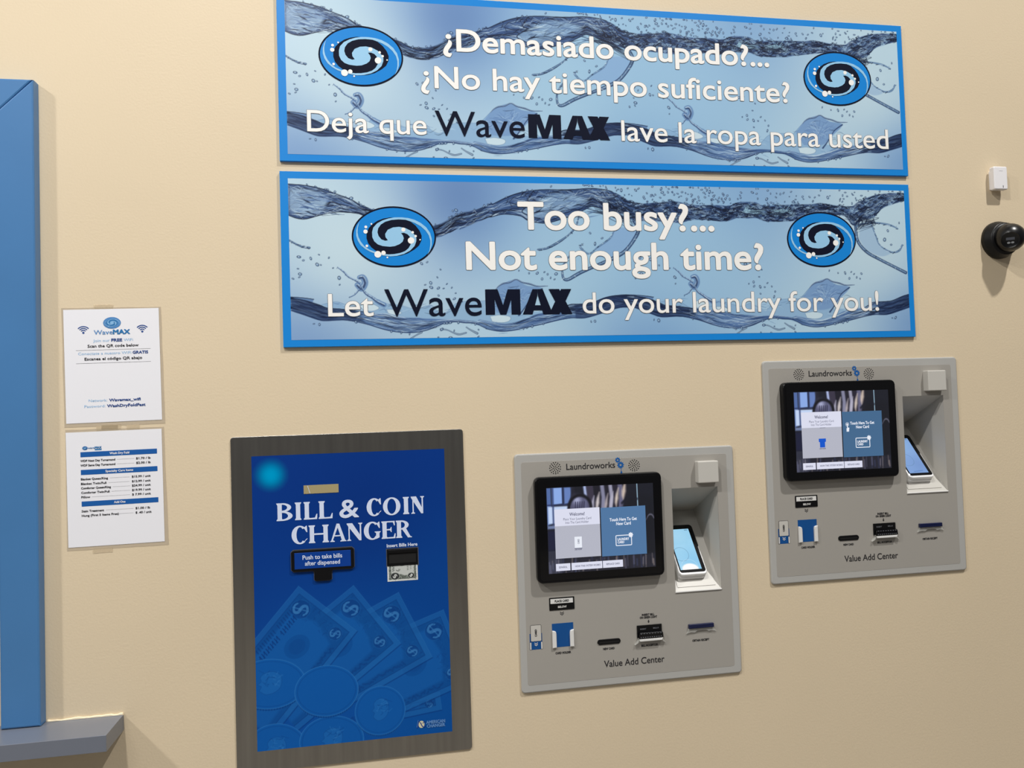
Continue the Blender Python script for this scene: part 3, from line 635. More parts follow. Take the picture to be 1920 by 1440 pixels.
emblem(a, .1116, .2468, .0206, .0145, .0016, ('teal', 'blue_ink', 'light_ink', 'light_ink'), .0002)
for x, z in ((.0449, .2222), (.1818, .2219)):
    m = MB(); m.flat(circle(x, z + .0015, .0027, n=16), .0016)
    for r in (.0068, .0115, .0162): m.line(circle(x, z + .0008, r, n=12, a0=math.radians(42), a1=math.radians(138)), .0026, .0016)
    m.build('wireless_symbol', M['deep_ink'], a)
def lines(parent, mats, *rows):
    for row in rows:
        for r in row: m = MB(); wr(m, *r); m.build('lettering', mats, parent)
lines(a, [M['ink'], M['light_ink'], M['deep_ink']],
    [('Join our', 66.9, 105.2, 199.9, 6.9, 1), ('FREE', 108.7, 134.3, 200.2, 6.9, 2, .5), ('WiFi', 137.8, 159.4, 200.2, 6.7, 1)], [('Scan the QR code below', 53.6, 172.1, 186.6, 6.8, 0, .22)],
    [('Conectate a nuestro WiFi', 31.4, 154.2, 168.2, 6.6, 1), ('GRATIS', 157.5, 194.2, 168.4, 6.6, 2, .45)], [('Escanea el código QR abajo', 45.9, 179.7, 154.7, 6.8, 0, .22)],
    [('Network:', 52.7, 95.4, 51.2, 6.4, 1), ('Wavemax_wifi', 99.7, 173, 51, 6.6, 2, .4)], [('Password:', 42.4, 90.9, 37.2, 6.4, 1), ('WashDryFoldFast', 94.6, 184.1, 36.8, 6.6, 2, .4)])
for x0, x1, z in ((.0265, .1997, .1800), (.0266, .1999, .1475)): MB().line([(x0, z), (x1, z)], .0005, .0016, 0).build('rule', M['ink'], a)
for x0, x1, z in ((.07, .115, .287), (.08, .125, -.0125)): MB().prism(wavy(rrect(x0, x1, z - .006, z + .006), .0004, 5), .0008, .0011).build('tape_strip', M['tape'], a)
b = notice((-.4978, 0, 1.2955), .0108, 'laminated white price list with three blue heading bars', [(-.0035, -.0074), (.2310, -.0087), (.2275, .2862), (-.0010, .2885)], 2)
emblem(b, .0432, .2417, .0062, .0047, .0016, ('teal', 'bar', 'light_ink', 'light_ink'), .0002)
m = MB(); wr(m, 'wave', 49.8, 65.4, 239.6, 5, 0, .1); wr(m, 'MAX', 65.7, 81.2, 239.8, 4.9, 1, .5); m.flat(rrect(.0655, .0812, .0353 + .2, .0385 + .2), .0015, 1); m.build('brand_lettering', [M['blue_ink'], M['teal']], b)
for z, s, x0, x1, zt in ((.2200, 'Wash Dry Fold', 99.5, 145, 223.8), (.1762, 'Specialty Care Items', 88.8, 153.1, 180.2), (.0986, 'Add Ons', 106.5, 133.1, 102.6)):
    m = MB().flat(rrect(.0325, .2098, z, z + .0124), .0016, 0); wr(m, s, x0, x1, zt, 5.2, 1, .25, .0018); m.build('heading_bar', [M['bar'], M['paper']], b)
for s, xe, d0, d1, p, p0, p1, z in (('WDF Next Day Turnaround', 111.9, 116.5, 156, '$1.70 / lb', 160.3, 194.4, 208.2), ('WDF Same Day Turnaround', 111.9, 116.5, 156, '$2.00 / lb', 160.3, 194.2, 197),
    ('Blanket Queen/King', 94.1, 98.7, 145, '$15.99 / unit', 149.3, 193.2, 163.2), ('Blanket Twin/Full', 90.2, 95, 145.2, '$12.99 / unit', 149.2, 193, 151.8), ('Comforter Queen/King', 100.4, 105, 145, '$24.99 / unit', 149, 192.8, 141),
    ('Comforter Twin/Full', 97, 101.5, 144.8, '$19.99 / unit', 149, 192.6, 130), ('Pillow', 52.5, 56.6, 144.7, '$ 7.99 / unit', 148.8, 192.4, 119),
    ('Stain Treatment', 83.3, 87.4, 151.6, '$1.00 / lb', 155.9, 190, 84.6), ('Hung (First 5 Items Free)', 117.1, 118.7, 152, '$ .40 / unit', 155.8, 193, 73.7)):
    m = MB(); wr(m, s, 32, xe, z, 5, 0, .2); wr(m, p, p0, p1, z, 5, 0, .2)
    x = d0
    while x < d1 - 1: m.flat(rrect(x / 1000, (x + 1.2) / 1000, (z + 2) / 1000, (z + 2.5) / 1000), .0016, 0); x += 1.9
    m.build('price_line', M['ink'], b)
for x0, x1, z in ((.07, .12, .2895), (.14, .17, .2885), (.055, .10, -.0115)): MB().prism(wavy(rrect(x0, x1, z - .006, z + .006), .0004, 6), .0008, .0011).build('tape_strip', M['tape'], b)

# ================================================================ bill and coin changer
M['steel'] = mat('brushed_steel', (158, 155, 149), .34, metal=1, vary=(9, .10, (6, 1, .25)), aniso=.5)
M['label'] = print_mat('blue_label_print', .5, spec=.15)
M['bill'] = print_mat('bill_print', .5)
M['black'] = mat('black_plastic', (8, 8, 10), .35, spec=.3)
M['slot'] = mat('dark_slot', (3, 3, 4), .6)
M['grey_line'] = mat('grey_outline', (78, 82, 92), .4)
M['label_white'] = mat('label_white_ink', (206, 216, 238), .4)
M['tan'] = mat('tan_metal_window', (176, 162, 120), .3, metal=.2)
M['push'] = mat('push_flap_blue', (0, 56, 140), .2)
M['logo_w'] = mat('label_pale_ink', (86, 132, 190), .5); M['logo_c'] = mat('label_cream_ink', (206, 200, 170), .5)
t = thing('bill_changer', 'steel-framed blue bill and coin changer set in the wall', 'change machine', (-.1146, 0, .7064))
MB().prism(rrect(0, .5946, 0, .8454, .008), 0, .004, .0012).build('face_plate', M['steel'], t, 'brushed steel surround')
print_mesh('front_label', label_art(), M['label'], t, .0044, 'blue label with faint bills and coins')
def serif_text(m, items, z, cap, d):
    """bold roman capitals with bracketed serifs; items: (letter, x0, x1)"""
    for ch, x0, x1 in items:
        w = x1 - x0; k = cap; lay = [0]
        def g(P, up=1):
            lay[0] += up; m.flat([(x0 + u * k, z + v * k) for u, v in P], d + lay[0] * 4e-5)
        W = w / k; S = .055
        def stem(x, tw, top=1.0):
            g([(x - S, 0), (x + tw + S, 0), (x + tw + S, .05), (x + tw, .12), (x + tw, top - .12), (x + tw + S, top - .05), (x + tw + S, top), (x - S, top), (x - S, top - .05), (x, top - .12), (x, .12), (x - S, .05)])
        def bowl(cx, cz, rx, rz, tx, tz, a0, a1, shift=0):
            n = 26; A = np.linspace(math.radians(a0), math.radians(a1), n)
            O = [(cx + rx * math.cos(a), cz + rz * math.sin(a)) for a in A]; I = [(cx + shift + (rx - tx) * math.cos(a), cz + (rz - tz) * math.sin(a)) for a in A]
            for i in range(n - 1): g([O[i], O[i + 1], I[i + 1], I[i]], int(i == 0))
        if ch == 'I': stem(W / 2 - .12, .24)
        elif ch == 'L':
            stem(S, .24); g([(S, 0), (W, 0), (W + .02, .30), (W - .03, .30), (W - .12, .09), (S + .1, .07)])
        elif ch == 'B':
            stem(S, .24); bowl(.30, .745, W * .92 - .30, .255, .22, .085, -90, 90); bowl(.30, .270, W - .30, .270, .25, .085, -90, 90)
            for zz in (0, .465, .925): g([(.2, zz), (.31, zz), (.31, zz + .075), (.2, zz + .075)])
        elif ch == 'R':
            stem(S, .24); bowl(.30, .735, W * .84 - .30, .265, .22, .085, -90, 90); g([(.2, .47), (.31, .47), (.31, .53), (.2, .53)]); g([(.2, .94), (.31, .94), (.31, 1), (.2, 1)])
            g([(.34, .50), (.58, .53), (W - .06, .08), (W + .03, .04), (W + .03, 0), (W - .2, 0)])
        elif ch == 'O': bowl(W / 2, .5, W / 2, .52, .25, .085, 0, 360)
        elif ch in 'CG':
            bowl(W * .52, .5, W * .52, .52, .25, .085, 48, 312 if ch == 'C' else 318, .02)
            g([(W - .06, 1.0), (W - .02, 1.0), (W, .64), (W - .05, .64), (W - .14, .80), (W - .20, .88)])
            if ch == 'C': g([(W - .16, .12), (W + .0, .25), (W - .01, .30), (W - .12, .20), (W - .22, .08)])
            else: g([(W - .22, .02), (W - .03, .10), (W - .03, .36), (W + .04, .41), (W + .04, .45), (W - .30, .45), (W - .30, .41), (W - .22, .36)])
        elif ch == 'H': stem(S, .24); stem(W - .24 - S, .24); g([(.2, .45), (W - .2, .45), (W - .2, .54), (.2, .54)])
        elif ch == 'N':
            g([(0, 0), (.22, 0), (.22, .04), (.15, .10), (.15, .9), (.08, .9), (.08, .10), (0, .04)]); g([(-.01, 1), (.30, 1), (W - .08, .22), (W - .08, 0), (W - .19, 0), (.08, .80), (-.01, .96)])
            g([(W - .23, 1), (W, 1), (W, .96), (W - .07, .90), (W - .07, .0), (W - .15, .0), (W - .15, .9), (W - .23, .96)])
        elif ch == 'A':
            g([(0, 0), (.25, 0), (.25, .04), (.15, .09), (W * .47, .80), (W * .40, 1.0), (.06, .09), (0, .04)]); g([(W * .40, 1.02), (W * .58, 1.02), (W - .07, .09), (W, .04), (W, 0), (W - .34, 0), (W - .34, .04), (W - .26, .09)])
            g([(.2, .30), (W - .28, .30), (W - .30, .37), (.22, .37)])
        elif ch == 'E':
            stem(S, .24); g([(.2, 0), (W, 0), (W + .02, .28), (W - .03, .28), (W - .10, .08), (.2, .07)]); g([(.2, 1), (W - .02, 1), (W - .01, .74), (W - .06, .74), (W - .12, .92), (.2, .93)])
            g([(.2, .47), (W * .62, .47), (W * .70, .36), (W * .74, .36), (W * .74, .66), (W * .70, .66), (W * .62, .55), (.2, .54)])
fx = lambda p: .1096 + (p - 395) * (.3764 / 1110)
m = MB(); serif_text(m, [(c, fx(p), fx(q)) for c, p, q in (('B', 395, 512), ('I', 524, 582), ('L', 594, 692), ('L', 704, 806), ('C', 1064, 1174), ('O', 1188, 1322), ('I', 1334, 1396), ('N', 1404, 1506))], .6266, .0452, .0049)
m.text('&', fx(858), fx(1006), .6266, .0455, .0049, 0, .0011, res=5); m.build('heading_lettering', M['label_white'], t)
gx = lambda p: .1456 + (p - 508) * (.3048 / 897)
m = MB(); serif_text(m, [(c, gx(p), gx(q)) for c, p, q in (('C', 508, 624), ('H', 634, 782), ('A', 792, 912), ('N', 918, 1034), ('G', 1044, 1166), ('E', 1178, 1282), ('R', 1288, 1405))], .5655, .0455, .0049)
m.build('heading_lettering', M['label_white'], t)
m = MB().text('Insert Bills Here', .3855, .4655, .5428, .0082, .0049, 0, .0004); m.build('lettering', M['label_white'], t)
MB().prism(rrect(.1783, .2662, .6926, .7145), .0044, .0052).build('metal_window', M['tan'], t, 'tan rectangular plate above the heading')
MB().line([(.1882, .7135), (.1942, .6932)], .0011, .0054).build('glint_strip', M['label_white'], t)  # glint on the plate, modelled as a white strip
# push flap: black T-shaped frame with a blue flap
T = [(.1437, .5000), (.1495, .4952), (.1968, .4952), (.2004, .4920), (.2004, .4720), (.2050, .4690), (.2390, .4690), (.2436, .4720), (.2436, .4920), (.2472, .4952), (.2955, .4952), (.3010, .5000), (.3010, .5450), (.2955, .5497), (.1495, .5497), (.1437, .5450)]
m = MB().flat(inset(T[::1] if area2(T) > 0 else T[::-1], -.0016), .0048, 1).prism(T, .0044, .0100, .0012, 0)
h = m.build('push_frame', [M['black'], M['grey_line']], t, 'black T-shaped frame')
MB().prism(rrect(.1520, .2932, .5020, .5434), .0098, .0112, .0005).build('push_flap', M['push'], h)
MB().text('Push to take bills', .1721, .2715, .5258, .0106, .0115, 0, .0003).build('lettering', M['label_white'], h)
MB().text('after dispensed', .1777, .2657, .5104, .0106, .0115, 0, .0003).build('lettering', M['label_white'], h)
m = MB().flat(rrect(.3836, .4676, .4912, .5392), .0048, 1).prism(rrect(.3856, .4656, .4936, .5376), .0044, .0060, .0004, 0, side=0)
h = m.build('bill_slot', [M['black'], M['grey_line']], t, 'black bill slot with grey edge')
MB().prism([(.388, .5365), (.4635, .5365), (.4635, .5275), (.388, .5275)], .006, .010, .0015).build('slot_hood', M['black'], h)
MB().prism(rrect(.391, .4605, .5005, .5235), .006, .0066).build('slot_mouth', M['slot'], h)
print_mesh('printed_bill', bill_art(), M['bill'], t, .0049, 'picture of a bill end under the slot')
m = MB(); m.flat(circle(.4630, .0777, .0078, .0092, 24), .0049, 0)
m.line([(.4520, .069), (.4565, .087), (.4610, .0815), (.4650, .0725), (.4700, .070), (.4745, .074)], .0022, .0052, 2); m.line([(.4665, .080), (.470, .0838), (.4745, .0835)], .0018, .0052, 2)
m.line([(.4508, .071), (.4548, .0888)], .0012, .0050, 1); m.text('AMERICAN', .4752, .5252, .0775, .0076, .0050, 1, .0006, res=2).text('CHANGER', .4766, .5248, .0677, .0076, .0050, 1, .0006, res=2)
m.build('maker_mark', [M['logo_c'], M['logo_w'], M['push']], t)
# cyan emissive disc over the label, fading outward, upper left corner
gm = bpy.data.materials.new('cyan_glow'); gm.use_nodes = True; n = gm.node_tree; n.nodes.clear()
tc = n.nodes.new('ShaderNodeTexCoord'); sb = n.nodes.new('ShaderNodeVectorMath'); sb.operation = 'DISTANCE'; sb.inputs[1].default_value = (.0975, -.0047, .7450)
mr = n.nodes.new('ShaderNodeMapRange'); mr.interpolation_type = 'SMOOTHSTEP'; mr.inputs[1].default_value = .058; mr.inputs[2].default_value = 0; mr.inputs[4].default_value = .97; mr.interpolation_type = 'SMOOTHERSTEP'; pw = n.nodes.new('ShaderNodeMath'); pw.operation = 'POWER'; pw.inputs[1].default_value = 1.35
em = n.nodes.new('ShaderNodeEmission'); em.inputs[0].default_value = tuple(s2l((0, 150, 196))) + (1,); tr = n.nodes.new('ShaderNodeBsdfTransparent'); mx = n.nodes.new('ShaderNodeMixShader'); ou = n.nodes.new('ShaderNodeOutputMaterial')
n.links.new(tc.outputs['Object'], sb.inputs[0]); n.links.new(sb.outputs['Value'], mr.inputs[0]); n.links.new(mr.outputs[0], pw.inputs[0]); n.links.new(pw.outputs[0], mx.inputs[0]); n.links.new(tr.outputs[0], mx.inputs[1]); n.links.new(em.outputs[0], mx.inputs[2]); n.links.new(mx.outputs[0], ou.inputs[0])
MB().flat(circle(.0975, .7450, .0460, n=40), .0047).build('glow_disc', gm, t, 'round cyan glowing disc in the corner')

# ================================================================ wall card kiosks
M['plate'] = mat('grey_powder_coat', (170, 169, 165), .42, bump=(900, .04, .001))
M['overlay'] = mat('grey_overlay', (157, 153, 146), .45, bump=(900, .04, .001))
M['box'] = mat('light_grey_plastic', (190, 187, 180), .4)
M['bezel'] = mat('bezel_black', (5, 5, 7), .3, spec=.3)
M['rim'] = mat('bezel_glass', (4, 4, 6), .08)
M['picture'] = print_mat('screen_picture', .15, emit=1.0)
M['tile_w'] = mat('tile_white', (222, 224, 242), .2, emit=1); M['tile_g'] = mat('tile_grey', (182, 184, 198), .2, emit=1); M['tile_b'] = mat('tile_blue', (78, 118, 162), .2, emit=1); M['tile_b2'] = mat('tile_slate', (66, 104, 142), .2, emit=1)
M['px_dark'] = mat('screen_dark_text', (84, 86, 112), .2, emit=1); M['px_white'] = mat('screen_white_text', (236, 240, 250), .2, emit=1); M['px_blue'] = mat('screen_blue_icon', (0, 84, 204), .2, emit=1)
M['holder'] = mat('holder_blue', (0, 72, 136), .4); M['wing'] = mat('white_plastic', (216, 215, 212), .35); M['clear'] = mat('clear_plastic', (214, 214, 208), .08, alpha=.38)
M['navy_p'] = mat('navy_translucent', (16, 24, 62), .2); M['cap_ink'] = mat('caption_ink', (34, 33, 36), .5); M['gear'] = mat('gear_blue', (24, 88, 156), .4); M['silver'] = mat('grey_marks', (120, 122, 128), .35)
RH = rrect(.4448, .5815, .2394, .5263)
def touch(parent, second):
    """the touchscreen's tiles, text and buttons"""
    d = .0282
    def tile(nm, P, m): return MB().prism(P, d, d + .0003).build(nm, M[m], parent)
    o = .003 if second else 0
    m = MB().prism(rrect(.1012, .2272, .3572, .4890), d, d + .0003, mi=0).flat(rrect(.1012, .2272, .4440, .4890), d + .0005, 1)
    m.build('welcome_tile', [M['tile_g'], M['tile_w']], parent)
    MB().prism(rrect(.2305, .3578, .3552, .4868), d, d + .0003).build('new_card_tile', M['tile_b2' if second else 'tile_b'], parent)
    for x0, x1, s, a, b in ((.1008, .1404, 'ESPAÑOL', .109, .132), (.1438, .2296, 'HOW THIS SYSTEM WORKS', .154, .225), (.2315, .2882, 'REPLACE CARD', .241, .279)):
        m = MB().prism(rrect(x0, x1, .3243, .3434), d, d + .0003, mi=0).text(s, a, b, .3316, .0046, d + .0005, 1, .0001, res=2); m.build('menu_button', [M['tile_w'], M['px_dark']], parent)
    m = MB().text('Welcome!', .1425, .1850, .4700, .0088, d + .0007, 0, .0002, res=2).text('Place Your Laundry Card', .1252, .2030, .4585, .0064, d + .0007, res=2).text('Into The Card Holder', .1311, .1957, .4492, .0064, d + .0007, res=2)
    m.build('screen_lettering', [M['px_dark']], parent); m = MB()
    m.text('Touch Here To Get', .2546, .3323, .4490, .0080, d + .0007, 1, .0003, res=2).text('New Card', .2730, .3147, .4376, .0080, d + .0007, 1, .0003, res=2)
    m.build('screen_lettering', [M['px_dark'], M['px_white']], parent)
    m = MB().line(rrect(.2708, .3150, .3820, .4092, .002), .0022, d + .0007, 0, True)
    m.flat(circle(.3130, .4092, .0056, n=20), d + .0009, 0).text('LAUNDRY', .2750, .3080, .3960, .0062, d + .0009, 0, .0003, res=2).text('CARD', .2750, .2940, .3880, .0062, d + .0009, 0, .0003, res=2)
    for a in range(0, 360, 45): m.flat(circle(.3130 + .0058 * math.cos(math.radians(a)), .4092 + .0058 * math.sin(math.radians(a)), .0014, n=8), d + .0008, 0)
    m.build('card_icon', [M['px_white']], parent)
    if second:
        m = MB().flat([(.1530, .4120), (.1755, .4120), (.1755, .4030), (.1722, .4015), (.1722, .3865), (.1562, .3865), (.1562, .4015), (.1530, .4030)], d + .0007, 0).text('CARD HOLDER', .1540, .1740, .3815, .0034, d + .0007, 1, .0001, res=2)
        m.line([(.158, .4430), (.176, .4430)], .001, d + .0007, 1).build('holder_icon', [M['px_blue'], M['px_dark']], parent)
        m = MB().flat(circle(.2455, .4500, .0030, n=16), d + .0007).line(circle(.2455, .4502, .0052, n=16), .0009, d + .0007, 0, True)
        m.flat(rrect(.2442, .2468, .4400, .4500, .001), d + .0008).flat([(.2425, .4290), (.2500, .4290), (.2515, .4400), (.2480, .4410), (.2425, .4385)], d + .0008).build('hand_icon', [M['px_white']], parent)
    else:
        m = MB().flat(rrect(.1545, .1748, .3830, .4130), d + .0006, 0).text('CARD', .1588, .1718, .3975, .005, d + .0008, 1, .0001, rot=1, res=2)
        m.flat(rrect(.1540, .1755, .3810, .3826), d + .0007, 1).text('CARD HOLDER', .1540, .1740, .3770, .0034, d + .0007, 1, .0001, res=2).build('card_picture', [M['px_white'], M['px_dark']], parent)
def kiosk_base():
    t = bpy.data.objects.new('card_kiosk', None); COL.objects.link(t); t.empty_display_size = .05
    MB().plate(rrect(0, KW, 0, KH, .010), [inset(RH, -.0012)], 0, .0065, .0035).build('face_plate', M['plate'], t)
    MB().plate(rrect(.0178, .6118, .0205, .6180, .006), [RH], .0060, .0068, .0003).build('overlay', M['overlay'], t)
    # recess: sloping shelf and sloping roof meeting at the back
    (x0, z0), (x1, z1) = RH[0], RH[2]; A = (-.171, z0 + .200)
    V = [(x0, -.0065, z0), (x1, -.0065, z0), (x1, -A[0], A[1]), (x0, -A[0], A[1]), (x0, -.0065, z1), (x1, -.0065, z1)]
    rec = MB().add(V, [(0, 1, 2, 3), (3, 2, 5, 4), (1, 5, 2), (0, 3, 4)])
    rec = rec.build('recess', M['box'], t, 'hollow with sloping shelf')
    sl = math.atan2(.200, .1775); u = Vector((0, math.cos(sl), math.sin(sl))); nn = Vector((0, -math.sin(sl), math.cos(sl)))
    def on(x, s, h): p = Vector((0, -.0065, z0)) + u * s + nn * h; return (x, p.y, p.z)
    def slab(xa, xb, sa, sb, h0, h1): return MB().add([on(xa, sa, h0), on(xb, sa, h0), on(xb, sb, h0), on(xa, sb, h0), on(xa, sa, h1), on(xb, sa, h1), on(xb, sb, h1), on(xa, sb, h1)], [(0, 3, 2, 1), (4, 5, 6, 7), (0, 1, 5, 4), (1, 2, 6, 5), (2, 3, 7, 6), (3, 0, 4, 7)])
    slab(x0 + .010, x1 - .014, .012, .262, .0002, .0016).build('shelf_liner', M['box'], rec)
    slab(x0 + .006, x0 + .104, .150, .215, .0016, .0134).build('cradle_block', M['box'], rec)
    MB().prism([(x0 - .0005, z0 - .003), (x1 + .0005, z0 - .003), (x1 + .0005, z0 + .0012), (x0 - .0005, z0 + .0012)], .004, .0095, .0015).build('recess_lip', M['wing'], rec)
    b = MB().prism(rrect(.0500, .4083, .2925, .5765, .015), .0066, .0270, .004, seg=3)
    b = b.build('touchscreen', M['bezel'], t, 'black framed touchscreen')
    MB().prism(rrect(.0580, .4005, .3000, .5695, .009), .0269, .0276, .0003).build('screen_glass', M['rim'], b)
    print_mesh('display', SCREEN, M['picture'], b, .0280, 'lit picture behind the tiles')
    MB().prism(rrect(.5166, .5776, .5395, .6005, .003), .0066, .0290, .003, seg=3).build('square_cover', M['box'], t, 'square light grey plastic block')
    for cx, cz in ((.1125, .5988), (.3376, .5962)):
        m = MB()
        for r, k in ((.0152, 15), (.0104, 10), (.0055, 6), (0, 1)):
            for i in range(k): a = 2 * math.pi * i / k + r * 40; m.flat(circle(cx + r * math.cos(a), cz + r * math.sin(a), .00165, n=10), .0071)
        m.build('speaker_holes', M['slot'], t)
    MB().text('Laundroworks', .1438, .2825, .5925, .0165, .0071, 0, .0002, res=5).build('brand_lettering', M['cap_ink'], t)
    m = MB()
    for cx, cz, r, k in ((.2908, .6130, .0060, 8), (.2986, .5990, .0078, 10)):
        P, Q = [], []
        for i in range(k * 4):
            a = 2 * math.pi * i / (k * 4); rr = r * (1.28 if i % 4 in (0, 1) else 1.0); P.append((cx + rr * math.cos(a), cz + rr * math.sin(a))); Q.append((cx + r * .36 * math.cos(a), cz + r * .36 * math.sin(a)))
        for i in range(k * 4): j = (i + 1) % (k * 4); m.flat([P[i], P[j], Q[j], Q[i]], .0071)
    m.line([(.2998, .590), (.3000, .580)], .0016, .0071); m.flat(circle(.3001, .5785, .0027, .0036, n=16), .0071); m.build('gear_emblem', M['gear'], t, 'two blue gears and a droplet')
    p = MB().prism(rrect(.0834, .1534, .2152, .2490, .0015), .0066, .0082, .0004).build('placard', M['black'], t)
    MB().flat(rrect(.0866, .1492, .2332, .2460), .0085, 0).text('PLACE CARD', .0985, .1380, .2368, .0056, .0088, 1, .00025, res=2).text('BELOW', .1070, .1310, .2212, .0052, .0088, 0, .00025, res=2).build('lettering', [M['wing'], M['cap_ink']], p)
    m = MB()
    for z in (.2062, .2018): m.line([(.1128, z + .0035), (.1178, z - .0008), (.1228, z + .0035)], .0020, .0071)
    m.build('chevron_mark', M['cap_ink'], t)
    h = MB().prism(rrect(.0888, .1480, .1160, .1794), .0066, .0072).build('card_holder', M['holder'], t, 'blue card holder with white side wings')
    for sg, xa in ((1, .0886), (-1, .1486)):
        q = lambda u: xa + sg * u
        MB().prism([(q(0), .1150), (q(.0112), .1155), (q(.0112), .1525), (q(.0100), .1580), (q(.0060), .1605), (q(0), .1612)], .0072, .0125, .0018).build('wing', M['wing'], h)
    m = MB().flat(rrect(.0262, .0612, .1148, .1365), .0071, 1)
    m.flat(rrect(.0266, .0608, .1340, .1575), .0070, 1).flat(rrect(.0290, .0592, .1362, .1803, .003), .0073, 2).flat(rrect(.0300, .0582, .1371, .1794, .0024), .0076, 3)
    for x in (.0264, .0568): m.flat(rrect(x, x + .0046, .1148, .1350), .0074, 2).flat(rrect(x + .0007, x + .0039, .1156, .1342), .0077, 0)
    for z in (.1300, .1255): m.line([(.0395, z + .003), (.0437, z - .001), (.0479, z + .003)], .0018, .0077, 0)
    m.text('CARD', .0340, .0535, .1565, .0050, .0079, 2, .0003, rot=1, res=2).build('card_diagram', [M['wing'], M['holder'], M['cap_ink'], M['box']], t)
    s = MB().prism(rrect(.2140, .2802, .1117, .1263, .0072), .0066, .0088, .0014).build('card_slot', M['black'], t)
    MB().flat(rrect(.2185, .2757, .1165, .1205, .0018), .0092).build('slot_mouth', M['slot'], s)
    a = MB().prism(rrect(.3280, .3993, .1215, .1556), .0066, .0100, .0006, 0).build('bill_acceptor', M['black'], t, 'black bill acceptor with clear tray')
    MB().prism([(.3305, .1212), (.4012, .1214), (.4005, .1330), (.3985, .1372), (.3335, .1372), (.3315, .1330)], .0100, .0180, .0022).build('acceptor_mouth', M['rim'], a)
    m = MB()
    for i in range(10): m.flat(rrect(.3345 + i * .0064, .3375 + i * .0064, .1243, .1262), .0183, 0)
    for i in range(8): m.flat(rrect(.3350 + i * .008, .3390 + i * .008, .1342, .1355), .0183, 0)
    m.text('INSERT', .3365, .3540, .1442, .0034, .0103, 0, .0001, res=2).text('BILLS', .3740, .3900, .1447, .0034, .0103, 0, .0001, res=2).build('acceptor_marks', M['silver'], a)
    MB().prism([(.3190, .1050), (.3300, .1180), (.3290, .1228), (.3990, .1228), (.3985, .1180), (.4082, .1060), (.4010, .1085), (.3960, .1135), (.3330, .1135), (.3270, .1075)], .0066, .0150, .002).build('clear_tray', M['clear'], a)
    MB().prism([(.3330, .1140), (.3960, .1140), (.3985, .1200), (.3305, .1200)], .0150, .0185, .001).build('tray_lip', M['wing'], a)
    r = MB().prism(rrect(.4775, .5515, .1357, .1472, .001), .0066, .0150, .002).build('receipt_slot', M['navy_p'], t, 'dark navy receipt slot with clear tray')
    MB().prism([(.4717, .1222), (.4780, .1357), (.5515, .1357), (.5590, .1230), (.5470, .1262), (.5360, .1248), (.5290, .1290), (.5040, .1290), (.4960, .1240), (.4830, .1250)], .0066, .0110, .0012).build('clear_tray', M['clear'], r)
    m = MB(); 
    for s, xa, xb, z in (('CARD HOLDER', .0961, .1394, .0975), ('NEW CARD', .2298, .2626, .0975), ('OBTAIN RECEIPT', .4885, .5385, .0985), ('BILL ACCEPTOR', .3390, .3873, .0972), ('INSERT BILL', .3440, .3804, .1808), ('ON GREEN LIGHT', .3376, .3881, .1736)): MB().text(s, xa, xb, z, .0054, .0071, 0, .0003, res=2).build('caption_lettering', M['cap_ink'], t)
    m.line([(.3627, .1690), (.3627, .1640)], .0028, .0071); m.flat([(.3595, .1645), (.3659, .1645), (.3627, .1595)], .0071); m.build('arrow_mark', M['cap_ink'], t)
    MB().text('Value Add Center', .2312, .4045, .0508, .0172, .0071, 0, .0002, res=5).build('title_lettering', M['cap_ink'], t)
    return t
SCREEN = screen_art()
k1 = kiosk_base(); k2 = copy_tree(k1)
for k, x, z, lb, sec in ((k1, KX[0], KZ[0], 'grey wall kiosk beside the blue changer, its screen showing a white card', 0), (k2, KX[1], KZ[1], 'higher grey wall kiosk whose screen shows a blue holder icon', 1)):
    k.location = (x, 0, z); k['label'] = lb; k['category'] = 'kiosk'; k['group'] = 'grey card kiosks'
    ts = [c for c in k.children if c.name.startswith('touchscreen')][0]; touch(ts, sec)
# handheld payment terminals lying on the sloping shelves
M['t_white'] = mat('terminal_white', (226, 226, 226), .3); M['t_screen'] = print_mat('terminal_screen', .1, emit=1.0)
sl = math.atan2(.200, .1775)
def slabz(P, h0, h1, bev, mi=0):
    """prism standing on the shelf: local x across, y up the slope, z off the shelf"""
    m = MB().prism(P, h0, h1, bev, mi, 3); m.v = [(x, z, -y) for x, y, z in m.v]; return m
def terminal(k, x, z, label, painted_glare):
    p = Vector((x + RH[0][0], -.0065, z + RH[0][1])) + Vector((0, math.cos(sl), math.sin(sl))) * .034 + Vector((0, -math.sin(sl), math.cos(sl))) * .0017
    t = thing('payment_terminal', label, 'payment terminal', p, 'payment terminals in the kiosk recesses', (sl, 0, 0))
    slabz(rrect(.018, .1000, 0, .110, .010), 0, .012, .003).build('base', M['t_white'], t)
    slabz(rrect(.0165, .1015, .002, .160, .012), .0125, .0235, .003).build('case', M['t_white'], t)
    slabz(rrect(.0168, .1012, .085, .1655, .010), .0130, .0240, .002).build('upper_case', M['bezel'], t, 'black upper half')
    g = slabz(rrect(.0205, .0975, .009, .1640, .007), .0232, .0250, .0006).build('glass', M['rim'], t)
    c = terminal_art(painted_glare); s = print_mesh('screen', c, M['t_screen'], g, 0, 'lit pale blue screen')
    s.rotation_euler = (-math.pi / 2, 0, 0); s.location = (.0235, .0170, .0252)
terminal(k1, KX[0], KZ[0], 'white payment terminal in the lower kiosk recess, white glare painted at the foot of its screen', 1)
terminal(k2, KX[1], KZ[1], 'white payment terminal with blue screen in the higher kiosk recess', 0)

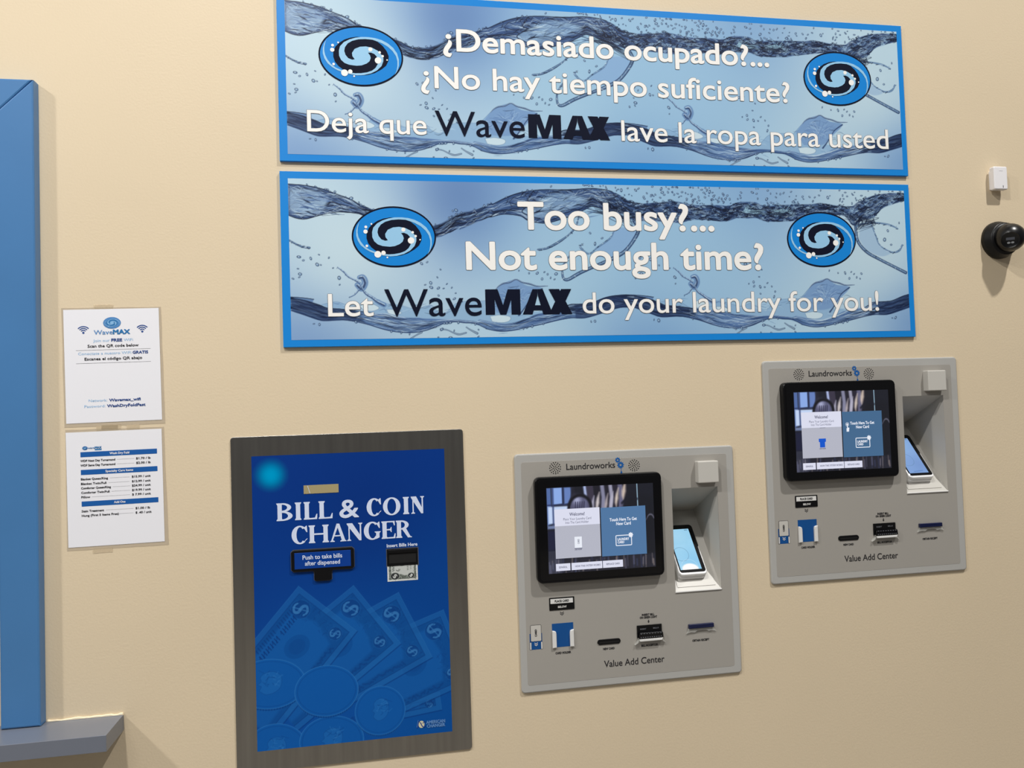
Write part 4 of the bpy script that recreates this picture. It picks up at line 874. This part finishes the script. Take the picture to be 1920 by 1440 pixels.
# ================================================================ sensor and camera at the right edge
M['s_white'] = mat('sensor_white', (232, 230, 232), .35); M['cam'] = mat('camera_black', (9, 9, 11), .42, spec=.3); M['cam_gloss'] = mat('camera_gloss', (6, 6, 8), .3, spec=.45); M['led'] = mat('camera_led', (150, 154, 158), .3)
t = thing('wall_sensor', 'small white wireless sensor high on the wall above the black camera', 'sensor', (2.130, 0, 2.225))
MB().prism(rrect(.0065, .0430, .004, .062, .002), 0, .0095, .001).build('bracket', M['s_white'], t)
MB().prism(rrect(.0010, .0482, -.0005, .0705, .0045), .0100, .0265, .0035, seg=4).build('housing', M['s_white'], t)
MB().flat(rrect(.0298, .0316, .0045, .0120, .0006), .0268).build('status_light', M['slot'], t)
MB().flat(rrect(.019, .032, .0560, .0565), .0268).build('seam_mark', M['silver'], t)
t = thing('security_camera', 'black turret security camera on the wall at the right edge', 'security camera', (2.1545, 0, 2.0720))
MB().revolve([(0, 0), (.0575, 0), (.0575, .010), (.0550, .0140), (.0500, .0300), (.0485, .0325), (0, .0325)], (0, 0, 0), (0, -1, 0), 48).build('base', M['cam'], t)
ax = Vector((-.60, -.70, -.36)).normalized(); c0 = (0, -.047, -.001)
MB().revolve([(.0300, -.010), (.0470, -.004), (.0475, .002), (.0455, .007), (.0400, .0085)], (0, -.0300, 0), (-.12, -1, -.10), 48).build('collar', M['cam'], t)
R_ = .0425
ball = MB().revolve([(R_ * math.sin(a), R_ * math.cos(a)) for a in np.linspace(.60, math.pi - .01, 26)] + [], c0, ax, 48)
ball.revolve([(R_ * math.sin(.60), R_ * math.cos(.60)), (.0225, .0345), (.0215, .0335), (0, .0335)], c0, ax, 48)
h = ball.build('ball_housing', M['cam_gloss'], t)
u = ax.cross(Vector((0, 0, 1))).normalized(); v = u.cross(ax).normalized(); o0 = Vector(c0) + ax * .0337
def facep(pts, off=0): return [tuple(o0 + ax * off + u * a + v * b) for a, b in pts]
m = MB().add(facep(rrect(-.0110, .0110, -.0005, .0075)), [(0, 1, 2, 3)]); m.build('lens_window', M['grey_line'], h)
for xx in (-.0055, .0045):
    P = facep(circle(xx, -.0085, .0042, .0030, 16), .0002); MB().add(P, [tuple(range(16))]).build('infrared_light', M['led'], h)
